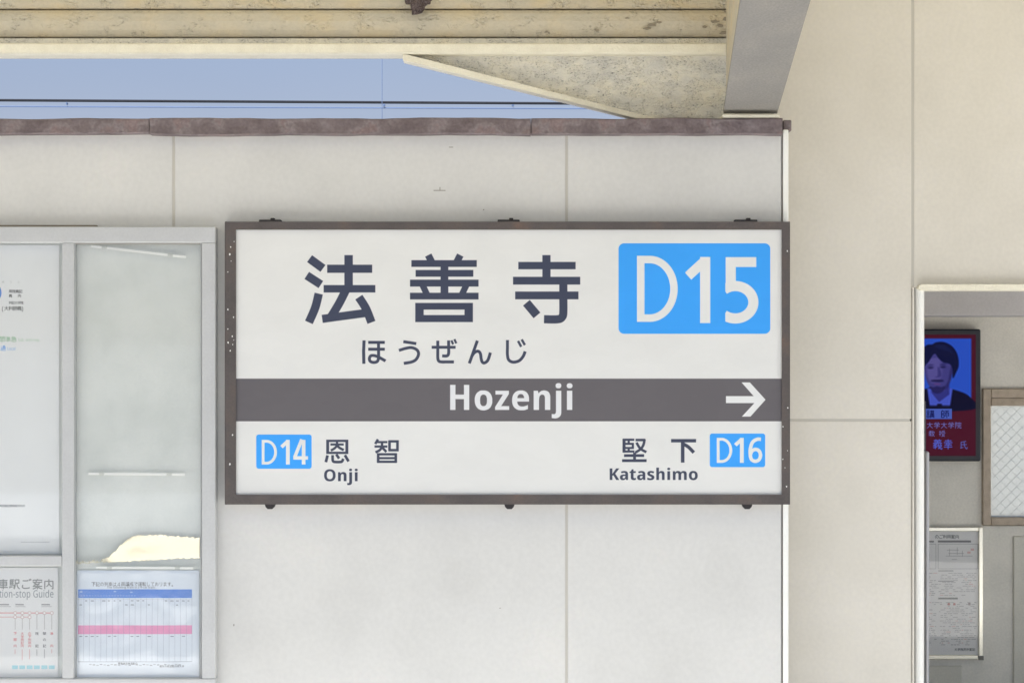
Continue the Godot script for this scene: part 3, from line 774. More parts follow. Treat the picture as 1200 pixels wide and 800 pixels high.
	for d in [-1.0, 1.0]:
		var s := 1162.0 - 140.0
		while s < 1258.0 + 140.0:
			# each wire runs at 45 degrees across the pane, cut at its edges
			var y0 := 475.5; var y1 := 606.5
			var xa := s; var xb: float = s + d * (y1 - y0)
			var p := Vector2(xa, y0); var q := Vector2(xb, y1)
			if p.x > q.x:
				var tmp := p; p = q; q = tmp
			var sl := (q.y - p.y) / (q.x - p.x)
			if q.x > 1162.5 and p.x < 1257.5:
				if p.x < 1162.5: p = Vector2(1162.5, p.y + (1162.5 - p.x) * sl)
				if q.x > 1257.5: q = Vector2(1257.5, q.y + (1257.5 - q.x) * sl)
				var a := at(p.x, p.y, wz); var b := at(q.x, q.y, wz)
				var n := (b - a).normalized().cross(Vector3.BACK) * 0.0004
				face(st, [a - n, b - n, b + n, a + n], Vector3.BACK)
				face(st, [a - n, b - n, b - n - Vector3(0, 0, 0.0015), a - n - Vector3(0, 0, 0.0015)], -n)
				face(st, [a + n, b + n, b + n - Vector3(0, 0, 0.0015), a + n - Vector3(0, 0, 0.0015)], n)
			s += c
	obj("wire_mesh", done(st), plain(rgb(134, 142, 142), 0.5), w)
	# flat door leaf and a low hatch on the back wall
	obj("door_leaf", slab(1188.5, 628.5, 1290, 1000, zb + 0.012, 0.011, 0.004), M.inner_panel, t)
	obj("hatch", slab(1040, 780, 1128, 1000, zb + 0.01, 0.009, 0.004), M.inner_panel, t)
	# slim grey rail of the sliding gate just inside the doorway
	obj("gate_rail", box(at(1085.2, 529, -0.6), Vector3(at(1089.6, 0, -0.6).x, 0.031, -0.64), 0.004), M.alu_grey, t)
	obj("gate_stile", box(at(1081.0, 470, -0.66), Vector3(at(1085.6, 0, -0.66).x, 0.031, -0.69), 0.002), plain(rgb(70, 70, 74), 0.5), t)

# ------------------------------------------------------------------ canopy steelwork
func make_canopy() -> void:
	var z := -0.05
	var xl := at(-420, 0, z).x
	var xr := at(861, 0, z).x
	var t := thing("canopy_beam", "peeling cream steel beam with a triangular gusset running above the wall", "beam", Vector3(at(300, 0, z).x, at(0, 65, z).y, z))
	var along := Vector3(xr - xl, 0, 0)
	var prof := func(pts: Array) -> Array:
		var o := []
		for p in pts:
			var q := at(0, p[0], z)
			o.append(Vector3(xl, q.y, z + p[1]))
		return o
	obj("upper_flange", prism(prof.call([[-40.0, 0.012], [9.6, 0.012], [10.8, 0.006], [10.8, -0.06], [-40.0, -0.06]]), along), M.cream, t)
	obj("web", prism(prof.call([[10.9, -0.01], [11.9, -0.008], [13.0, 0.012], [17.0, 0.02], [26.0, 0.022], [36.0, 0.014], [43.0, 0.0], [43.0, -0.06], [10.9, -0.06]]), along), M.cream, t)
	obj("ledge", prism(prof.call([[45.8, 0.012], [52.6, 0.016], [52.6, -0.06], [43.1, -0.06], [43.1, -0.02], [45.8, -0.016]]), along), M.peel, t)
	obj("lower_flange", prism(prof.call([[52.7, 0.034], [54.0, 0.04], [63.5, 0.04], [65.0, 0.034], [65.0, -0.07], [52.7, -0.07]]), along), M.edge, t)
	# gusset plate and its edge strip
	var zg := z - 0.012
	var gp := []
	for p in [[478.0, 65.2], [861.0, 65.2], [861.0, 141.0], [768.0, 141.0]]: gp.append(at(p[0], p[1], zg))
	obj("gusset_plate", prism(gp, Vector3(0, 0, -0.01)), M.peel, t)
	var gs := []
	for p in [[472.0, 63.6], [476.0, 63.6], [768.0, 138.4], [745.0, 138.4], [472.0, 70.2]]: gs.append(at(p[0], p[1], z + 0.03))
	obj("gusset_edge", prism(gs, Vector3(0, 0, -0.07)), M.edge, t)
	# places where the paint has come away at the beam's right end
	var rng := RandomNumberGenerator.new()
	rng.seed = 31
	for v in [[764.0, 29.0, 6.0, 2.0], [772.0, 26.0, 4.0, 1.6], [758.0, 33.0, 5.0, 1.4], [838.0, 25.0, 6.0, 2.4], [845.0, 30.0, 4.0, 1.8], [851.0, 22.0, 4.0, 3.0], [848.0, 38.0, 5.0, 2.0], [826.0, 31.0, 3.0, 1.2], [857.0, 31.0, 2.6, 5.0], [854.0, 13.6, 5.0, 1.4], [700.0, 35.0, 3.0, 0.9], [735.0, 21.0, 3.0, 1.0], [640.0, 37.0, 2.4, 0.8]]:
		var fp := []
		for k in 9:
			var a := TAU * k / 9.0
			var rr := rng.randf_range(0.55, 1.15)
			fp.append(at(v[0] + cos(a) * v[2] * rr, v[1] + sin(a) * v[3] * rr, z + 0.0236))
		obj("bare_patch", prism(fp, Vector3(0, 0, -0.012)), plain(rgb(146, 137, 120), 0.9), t)
	# rusted clip hanging from the upper flange
	var st := start()
	var f := FastNoiseLite.new()
	f.seed = 5; f.frequency = 40.0
	var cen := at(489, 0, z + 0.06)
	var grid := []
	for j in 9:
		var row := []
		for i in 14:
			var th := PI * j / 8.0
			var ph := TAU * i / 14.0
			var d := Vector3(sin(th) * cos(ph), cos(th), sin(th) * sin(ph))
			var r := 1.0 + f.get_noise_3dv(d * 0.06 + Vector3.ONE) * 0.9
			row.append(cen + d * Vector3(0.036, 0.04, 0.03) * r)
		grid.append(row)
	for j in 8:
		for i in 14:
			face(st, [grid[j][i], grid[j][(i + 1) % 14], grid[j + 1][(i + 1) % 14], grid[j + 1][i]], (grid[j][i] + grid[j + 1][(i + 1) % 14]) / 2 - cen)
	obj("rusted_clip", done(st), M.rust, t)
	obj("clip_plate", slab(474, -10, 504, 2.2, z + 0.085, 0.05, 0.004), M.rust, t)

	# cantilever bracket that rises over the platform
	var b := thing("canopy_bracket", "broad grey steel bracket rising over the platform from the wall top", "bracket", at(880, 136, -0.2))
	var z0 := 0.0
	var z1 := 0.85
	var fl := [at(848, 133, z0), at(911, 133, z0), at(968, -60, z1 + 0.45), at(877, -60, z1 + 0.45)]
	var n: Vector3 = (fl[1] - fl[0]).cross(fl[3] - fl[0]).normalized()
	if n.y < 0: n = -n
	obj("flange", prism(fl, n * 0.014), M.steel_grey, b)
	var mid0: Vector3 = fl[0].lerp(fl[1], 0.12)
	var mid1: Vector3 = fl[3].lerp(fl[2], 0.12)
	obj("web_plate", prism([mid0 + n * 0.0145, mid1 + n * 0.0145, mid1 + n * 0.0145 + Vector3(0, 0.25, 0), mid0 + n * 0.0145 + Vector3(0, 0.9, -0.02)], Vector3(-0.012, 0, 0)), M.cream, b)
	obj("base_plate", slab(847, 133.4, 914, 138.0, 0.045, 0.14, 0.003), M.edge, b)
	obj("bolt", box(at(910.5, 110.5, -0.05), at(913, 113.2, -0.08), 0.001), M.dark, b)
	obj("bolt", box(at(904.5, 131.5, 0.0), at(907, 133.4, -0.02), 0.001), M.dark, b)
	var col := at(880, 0, -0.2).x
	obj("column", box(Vector3(col - 0.08, 0.004, -0.32), Vector3(col + 0.08, 3.0, -0.22), 0.004), M.cream, b)

	# roof over the platform
	var r := thing("canopy_roof", "pale canopy roof sheltering the platform above the beam", "roof", Vector3(0, 3.1, 1.2))
	var pr := []
	for p in [[3.08, -0.55], [3.36, 2.3], [3.4, 2.3], [3.12, -0.55]]: pr.append(Vector3(-12, p[0], p[1]))
	obj("roof_sheet", prism(pr, Vector3(24, 0, 0)), plain(rgb(236, 229, 204), 0.6), r)

# ------------------------------------------------------------------ overhead wires against the sky
func make_wires() -> void:
	var z := -6.0
	var mk := func(called: String, x0: float, y0: float, x1: float, y1: float, r: float, zz: float, sag: float) -> ArrayMesh:
		var pts := []
		for i in 25:
			var s := i / 24.0
			pts.append(at(lerpf(x0, x1, s), lerpf(y0, y1, s) + sag * 4.0 * s * (1 - s), zz))
		return tube(pts, r, 8)
	var w := thing("overhead_wire", "thick black overhead wire crossing the sky above the coping", "wire", at(300, 118, z), "overhead wires against the sky")
	obj("cable", mk.call("", -900.0, 112.0, 1300.0, 124.5, 0.0095, z, 0.3), M.wire, w)
	w = thing("overhead_wire", "thin blue grey overhead wire just below the black one", "wire", at(300, 125, z - 0.4), "overhead wires against the sky")
	obj("cable", mk.call("", -900.0, 121.0, 1300.0, 129.5, 0.0046, z - 0.4, 0.2), M.wire_blue, w)
	for p in [[78.0, 121.6], [450.0, 123.6], [601.0, 123.4]]:
		obj("clamp", box(at(p[0] - 1.4, p[1] - 2.0, z - 0.385), at(p[0] + 1.4, p[1] + 1.6, z - 0.42), 0.003), M.wire_blue, w)
	w = thing("hanging_wire", "hair thin vertical wire crossing the sky left of the gusset", "wire", at(447, 140, z + 0.5))
	obj("cable", tube([at(447.6, -200, z + 0.5), at(447.6, 400, z + 0.5)], 0.0022, 6), M.wire_blue, w)

# ------------------------------------------------------------------ the station name sign
func make_sign() -> void:
	var zf := 0.052
	var t := thing("station_sign", "wide station name sign in a dark brown frame, reading Hozenji D15", "sign", at(595, 591, 0.0))
	var ink := rgb(60, 65, 88)
	var p := Print.new(275, 268, 918, 581, 3.0, rgb(229, 229, 227))
	var x := [357.6, 479.5, 600.4]
	var s := 82.5
	for i in 3: glyph(p, "法善寺"[i], x[i], 298.0, s, s * 0.995, ink)
	var kx := [423.9, 466.8, 505.8, 548.2, 592.8]
	for i in 5: glyph(p, "ほうぜんじ"[i], kx[i], 397.9, 28.6, 28.6, ink)
	p.rect(270, 443.5, 925, 493.5, rgb(101, 97, 101))
	latin(p, "Hozenji", 527.4, 480.2, 671.0, 29.2, rgb(230, 231, 234))
	var arrow := PackedVector2Array()
	for a in [[851, 464], [883.4, 464], [869.2, 447.9], [879, 447.9], [897.4, 468.2], [879.7, 488], [869.6, 488], [884.2, 472.2], [851, 472.2]]: arrow.append(Vector2(a[0], a[1]))
	p.poly([arrow], rgb(232, 233, 233))
	var blue := rgb(56, 164, 254)
	p.round_rect(725, 285, 903, 391, 6.5, blue)
	p.round_rect(300, 509, 365, 549, 3, blue)
	p.round_rect(832, 507.8, 897, 547.2, 3, blue)
	var lite := rgb(231, 231, 230)
	var k := 77.4
	glyph(p, "D", 746.6, 299.6, k, k, lite)
	glyph(p, "1", 803.4, 301, k, k, lite)
	glyph(p, "5", 850.2, 301.2, k, k * 0.99, lite)
	k = 29.0
	glyph(p, "D", 306.4, 515.2, k, k, lite, 9.0); glyph(p, "1", 328.4, 515.2, k, k, lite); glyph(p, "4", 343.4, 515.2, k, k, lite)
	k = 29.4
	glyph(p, "D", 840.2, 512.8, k, k, lite); glyph(p, "1", 860.8, 512.8, k, k, lite); glyph(p, "6", 877.4, 512.8, k, k, lite)
	glyph(p, "恩", 380.8, 514.7, 28.3, 28.3, ink, 10.2); glyph(p, "智", 438.5, 514.3, 28.3, 28.3, ink, 10.2)
	glyph(p, "堅", 729.1, 513.5, 28.75, 28.75, ink, 10.2); glyph(p, "下", 786.6, 513.9, 29.0, 28.5, ink, 10.2)
	latin(p, "Onji", 379.6, 563.6, 419.0, 13.6, ink)
	latin(p, "Katashimo", 714.6, 562.2, 817.8, 13.4, ink)
	var m := printed(p, 0.38, 0.03, 31)
	obj("face_panel", sheet(275, 268, 918, 581, zf - 0.008), m, t)
	obj("backing_box", slab(268, 263, 922, 587, zf - 0.014, 0.037, 0.003), M.frame, t)
	# frame rails, mitred at the corners
	var o := [264.0, 259.6, 925.6, 591.0]
	var n := [276.0, 269.0, 916.6, 579.6]
	var rails := [[[o[0], o[1]], [o[2], o[1]], [n[2], n[1]], [n[0], n[1]]], [[o[0], o[3]], [o[2], o[3]], [n[2], n[3]], [n[0], n[3]]],
		[[o[0], o[1]], [n[0], n[1]], [n[0], n[3]], [o[0], o[3]]], [[o[2], o[1]], [n[2], n[1]], [n[2], n[3]], [o[2], o[3]]]]
	for q in rails:
		# front face in two facets: a flat band and a rounded outer arris
		var st := start()
		var a := at(q[0][0], q[0][1], zf); var b := at(q[1][0], q[1][1], zf)
		var pts := []
		for v in q: pts.append(at(v[0], v[1], zf))
		prism_into(st, pts, Vector3(0, 0, -0.045))
		obj("frame_rail", done(st), M.frame, t)
	# a lipped outer edge, hinges above, latches below
	for e in [[263.0, 259.4, 265.6, 591.2], [924.4, 259.4, 926.2, 591.2]]:
		obj("frame_lip", slab(e[0], e[1], e[2], e[3], zf - 0.004, 0.04, 0.002), M.dark if e[0] > 600 else M.frame, t)
	for h in [[303.0, 329.0], [583.0, 609.0], [861.0, 888.0]]:
		var hg = obj("hinge", slab(h[0], 257.2, h[1], 260.4, zf - 0.01, 0.03, 0.002), M.dark, t)
		var c: float = (h[0] + h[1]) / 2 + 3
		obj("hinge_pin", slab(c - 2.5, 255.2, c + 2.5, 257.6, zf - 0.014, 0.02, 0.002), M.dark, hg)
	for h in [316.0, 597.0, 876.0]:
		var pr := []
		for v in [[h - 6, 591.2], [h + 6, 591.2], [h + 5, 594.0], [h + 2.6, 596.4], [h - 2.6, 596.4], [h - 5, 594.0]]: pr.append(at(v[0], v[1], zf - 0.012))
		obj("latch", prism(pr, Vector3(0, 0, -0.022)), M.dark, t)
	# chipped paint flecks on the left and right rails
	var rng := RandomNumberGenerator.new()
	rng.seed = 12
	for i in 22:
		var left := i < 15
		var fx: float = rng.randf_range(266.5, 274.5) if left else rng.randf_range(917.5, 923.5)
		var fy: float = rng.randf_range(275, 575)
		var r: float = rng.randf_range(0.5, 1.3)
		var pr := []
		for v in 5:
			var a := TAU * v / 5.0 + rng.randf() * 0.7
			pr.append(at(fx + cos(a) * r * 0.8, fy + sin(a) * r * 1.2, zf + 0.0005))
		obj("paint_chip", prism(pr, Vector3(0, 0, -0.001)), M.white, t)

# ------------------------------------------------------------------ glazed notice case on the left
func make_case() -> void:
	var zf := 0.05
	var t := thing("notice_case", "grey metal glazed notice case left of the station sign", "notice case", at(60, 810, 0.0))
	obj("back_board", slab(-358, 268, 248, 807, 0.014, 0.013, 0.002), M.case_board, t)
	var fr := [[-364.0, 265.4, 252.0, 284.4], [-364.0, 795.0, 252.0, 812.0], [236.0, 284.5, 252.0, 794.9], [-364.0, 284.5, -346.0, 794.9]]
	for f in fr: obj("frame_rail", slab(f[0], f[1], f[2], f[3], zf, 0.048, 0.003), M.case_metal, t)
	obj("mullion", slab(72.0, 284.5, 86.0, 794.9, zf - 0.001, 0.034, 0.003), M.case_metal, t)
	obj("crossbar", slab(-345.9, 651.0, 71.9, 663.4, zf - 0.002, 0.033, 0.003), M.case_metal, t)
	obj("top_dirt_shade", slab(-364, 263.6, 113, 265.3, 0.012, 0.0115, 0.001), plain(rgb(138, 128, 116), 0.8), t)  # brown strip put in for the line of dirt and shadow above the case
	for b in [[85.9, 284.6, 87.6, 794.8], [234.6, 284.6, 235.9, 794.8]]:
		obj("glazing_bead", slab(b[0], b[1], b[2], b[3], zf - 0.006, 0.028, 0.001), plain(rgb(168, 170, 172), 0.5), t)
	obj("glazing_bead", slab(87.7, 284.5, 234.5, 286.0, zf - 0.006, 0.028, 0.001), plain(rgb(150, 148, 142), 0.5), t)
	obj("glass_pane", slab(87.7, 286.1, 234.5, 794.8, zf - 0.012, 0.004, 0.0005), M.glass, t)
	obj("glass_pane", slab(-345.5, 284.7, 71.8, 650.8, zf - 0.012, 0.004, 0.0005), M.glass, t)
	obj("glass_pane", slab(-345.5, 663.6, 71.8, 794.6, zf - 0.012, 0.004, 0.0005), M.glass, t)

	var soft := rgb(120, 122, 126)
	# tall timetable poster, its left part outside the frame
	var p := Print.new(-200, 287, 69, 649, 3.0, rgb(228, 229, 231))
	var rng := RandomNumberGenerator.new()
	rng.seed = 4
	p.oval(-11, 343, 12.5, 12.5, rgb(52, 128, 214))
	line_of(p, "用院義記", 10, 339.4, 3.8, 4.0, rgb(70, 72, 78), 13.0)
	line_of(p, "義", 10, 344.6, 3.8, 4.0, rgb(70, 72, 78), 13.0); line_of(p, "内", 20.5, 344.6, 3.8, 4.0, rgb(70, 72, 78), 13.0)
	line_of(p, "列記大学院", 10, 353.0, 3.4, 3.4, rgb(70, 72, 78), 12.0)
	latin(p, "(", 2.0, 364.2, 3.6, 5.2, rgb(60, 62, 68), false)
	line_of(p, "大利師義", 4.6, 358.6, 5.2, 5.1, rgb(66, 68, 74), 11.0)
	latin(p, ")", 25.2, 364.2, 26.8, 5.2, rgb(60, 62, 68), false)
	line_of(p, "の り し", 2.0, 329.0, 2.6, 4.6, rgb(140, 140, 140), 12.0, 0.7)
	line_of(p, "間準急", -1.4, 394.0, 6.6, 7.0, rgb(150, 186, 158), 11.0)
	latin(p, "Sub. semi-exp.", 21.0, 399.8, 46.5, 3.6, rgb(170, 200, 176), false)
	line_of(p, "通", 0.2, 404.6, 6.2, 7.0, rgb(96, 150, 224), 11.0)
	latin(p, "Local", 8.4, 410.2, 17.6, 3.6, rgb(120, 164, 224), false)
	for i in 22: line_of(p, "師院運間準"[i % 5], -96.0 + i * 4.0, 640.0 - 48.4, 2.6, 3.0, rgb(120, 120, 126), 14.0)
	line_of(p, "用院義記間準急列内の", -1.0, 591.0, 2.9, 3.0, rgb(96, 98, 104), 13.0)
	for i in 17: p.rect(24.0 + i * 2.0, 634.4, 25.4 + i * 2.0, 635.4, rgb(170, 172, 180))
	for r in 26:
		for c in 14: p.rect(-190.0 + c * 10.0, 420.0 + r * 6.0, -184.0 + c * 10.0, 422.6 + r * 6.0, rgb(150, 154, 162), 0.7)
	var o := obj("timetable_poster", paper(-200, 287, 69, 649, 0.018, 0.006, 8, 20, 28, 2.0), printed(p, 0.35, 0.02, 41))
	tag(o, "tall white timetable poster in the upper left pane of the notice case", "poster")

	# station-stop guide
	p = Print.new(-200, 665, 67.5, 793, 4.0, rgb(226, 225, 226))
	var gr := rgb(128, 128, 130)
	var gx := [-14.2, 0.4, 1.0, 0, 0]
	var hx := -2.8
	for ch in "車駅ご案内":
		glyph(p, ch, hx, 678.2, 12.0, 12.0, gr, 11.0)
		hx += 13.4
	latin(p, "Station-stop Guide", -14.0, 699.8, 62.2, 8.4, rgb(124, 130, 138), false)
	var red := rgb(214, 150, 152)
	p.rect(-190, 717.4, 61, 718.6, red)
	p.rect(-190, 722.3, 34, 723.3, rgb(216, 170, 170))
	var sx := [17.2, 25.6, 34.2, 42.8, 51.6, 60.2]
	for i in 6:
		p.rect(sx[i] - 0.35, 720, sx[i] + 0.35, 737.5, rgb(176, 170, 172))
		p.oval(sx[i], 718, 2.1, 2.1, rgb(190, 150, 152)); p.oval(sx[i], 718, 1.5, 1.5, rgb(236, 232, 232))
		if i < 3: p.oval(sx[i], 722.8, 2.1, 2.1, rgb(190, 150, 152)); p.oval(sx[i], 722.8, 1.5, 1.5, rgb(236, 232, 232))
		var c := rgb(208, 128, 132) if i in [0, 1, 2, 5] else rgb(110, 108, 114)
		var names := ["下間内", "大学用記内", "の下列用内", "院記", "間の記", "準内"][i] as String
		var step: float = 14.4 / max(1, names.length() - 1)
		for j in names.length(): glyph(p, names[j], sx[i] - 1.8, 740.4 + j * step, 3.6, 3.4, c, 13.0)
		p.rect(sx[i] - 0.5, 760.5, sx[i] + 0.4, [766, 773, 772, 768, 771, 765][i], c, 0.55)
		p.rect(sx[i] - 3.5, 779.4, sx[i] + 3.4, 783.6, rgb(150, 208, 222))
	for v in [[-8.0, 12.0], [17.5, 29.5], [48.0, 60.0]]:
		p.rect(v[0], 707.4, v[1] - 2.0, 709.0, rgb(150, 148, 150)); p.rect(v[0], 710.0, v[1], 711.0, rgb(184, 182, 184))
	o = obj("station_guide_poster", paper(-200, 665, 67.5, 793, 0.018, 0.004, 18, 16, 12, 2.0), printed(p, 0.35, 0.02, 42))
	tag(o, "pale station-stop guide poster with a red line diagram in the notice case's lower left pane", "poster")

	# notice sheet with a blue heading bar and a pink row
	p = Print.new(87.5, 668, 233.5, 793.5, 5.0, rgb(228, 235, 246))
	var head := "下記の列車は4両編成で運転しております。"
	var n := head.length()
	for i in n:
		var cx := 107.0 + i * 4.95
		if head[i] == "4": latin(p, "4", cx + 0.6, 686.6, cx + 3.8, 4.4, rgb(104, 104, 112), false)
		else: glyph(p, head[i], cx, 681.6, 4.5, 5.0, rgb(104, 104, 112), 11.0)
	latin(p, "The following train is a 4-car train.", 125.0, 689.0, 182.0, 2.5, rgb(96, 98, 110), false)
	p.rect(91, 690.2, 225, 700.4, rgb(74, 132, 224))
	for v in [[93.0, 692.4], [133.0, 692.0], [152.0, 693.0]]: p.rect(v[0], v[1], v[0] + 3.0, v[1] + 1.4, rgb(190, 214, 246), 0.8)
	for i in 20: p.rect(94.0 + i * 3.3, 697.2, 95.8 + i * 3.3, 698.3, rgb(170, 200, 244), 0.7)
	p.rect(91, 732.4, 225, 742.6, rgb(240, 150, 196))
	for i in 21: p.rect(90.8 + i * 6.7, 700.4, 91.1 + i * 6.7, 775.0, rgb(120, 126, 148), 0.7)
	p.rect(91, 774.7, 225, 775.3, rgb(130, 136, 156)); p.rect(91, 702.0, 225, 702.3, rgb(150, 156, 170), 0.6)
	for i in 20:
		for r in [[703.2, 0.8], [744.8, 0.5], [708.0, 0.25]]:
			if rng.randf() < r[1]: p.rect(92.5 + i * 6.7, r[0], 94.4 + i * 6.7 + rng.randf() * 2.0, r[0] + 1.0, rgb(96, 100, 116), 0.75)
	for i in 3: p.rect(88.2, 706.0 + i * 8.6, 89.6, 710.0 + i * 8.6, rgb(110, 112, 124), 0.7)
	for i in 26: p.rect(104.0 + i * 4.2, 777.5 + (i % 3) * 0.5, 107.0 + i * 4.2, 778.7 + (i % 3) * 0.5, rgb(100, 104, 118), 0.5 + 0.3 * (i % 2))
	line_of(p, "間準急列車運転の", 138.0, 775.8, 2.6, 2.9, rgb(84, 88, 100), 13.0); line_of(p, "義幸列車運転内用大学", 187.0, 779.0, 2.6, 2.9, rgb(84, 88, 100), 13.0)
	var glossy := printed(p, 0.16, 0.02, 43)
	glossy.metallic_specular = 1.0
	glossy.clearcoat_enabled = true
	glossy.clearcoat = 1.0
	glossy.clearcoat_roughness = 0.05
	o = obj("train_notice", paper(87.8, 668, 233.2, 793.4, 0.018, 0.0062, 28, 90, 80, 5.0), glossy)
	tag(o, "glossy wrinkled train notice with a blue heading bar and pink row at the case bottom", "notice")

	# added shiny flap, tilted and tinted to stand in for a bright reflection
	var glare_film := plain(Color(1.0, 0.96, 0.86, 0.4), 0.22, 0.8)
	glare_film.transparency = BaseMaterial3D.TRANSPARENCY_ALPHA
	glare_film.cull_mode = BaseMaterial3D.CULL_DISABLED
	var fst := SurfaceTool.new()
	fst.begin(Mesh.PRIMITIVE_TRIANGLES)
	fst.set_smooth_group(0)
	var fn := FastNoiseLite.new()
	fn.seed = 21; fn.frequency = 0.05
	var edge := func(px: float) -> Array:
		var u: float = (px - 87.8) / 145.6
		var top := lerpf(657.5, 627.0, smoothstep(0.18, 0.5, u)) + fn.get_noise_1d(px * 6.0) * 3.0 + fn.get_noise_1d(px * 22.0) * 6.0 * (1.0 - smoothstep(0.3, 0.55, u)) + maxf(0.0, u - 0.72) * 12.0
		var low := 660.6 - u * 7.4 + fn.get_noise_1d(px * 4.0 + 300.0) * 2.2
		return [minf(top, low - 0.8), low]
	for i in 80:
		for j in 6:
			for k in [[0, 0], [1, 0], [1, 1], [0, 0], [1, 1], [0, 1]]:
				var px: float = 87.8 + (i + k[0]) * 145.6 / 80.0
				var e: Array = edge.call(px)
				var v: float = (j + k[1]) / 6.0
				fst.add_vertex(at(px, lerpf(e[0], e[1], v), 0.0335 - 0.0125 * v + fn.get_noise_2d(px * 0.35, v * 60.0) * 0.0024))
	o = obj("glare_flap", done(fst), glare_film)
	tag(o, "added shiny film flap standing in for a bright reflection above the glossy train notice", "plastic film")

	# clear hanging strips in the right pane
	var strips := [[[106, 288.4], [217, 301.2], "clear plastic strip hanging aslant at the top of the case's right pane"],
		[[103, 555.0], [216, 556.0], "clear level plastic strip midway up the case's right pane"],
		[[112, 665.0], [226, 665.6], "clear plastic strip along the top edge of the crumpled sleeve"]]
	for v in strips:
		var a := at(v[0][0], v[0][1], 0.03); var b := at(v[1][0], v[1][1], 0.03)
		var up := Vector3(0, 0.0042, 0)
		var s := thing("hanging_strip", v[2], "plastic strip", (a + b) / 2, "clear plastic strips in the notice case")
		obj("bar", prism([a - up, b - up, b + up, a + up], Vector3(0, 0, -0.006)), M.strip, s)
		for u in [0.14, 0.84]:
			var c := a.lerp(b, u)
			obj("clip", box(c + Vector3(-0.009, -0.0052, 0.002), c + Vector3(0.009, 0.0052, -0.008), 0.001), plain(rgb(206, 208, 204), 0.3), s)

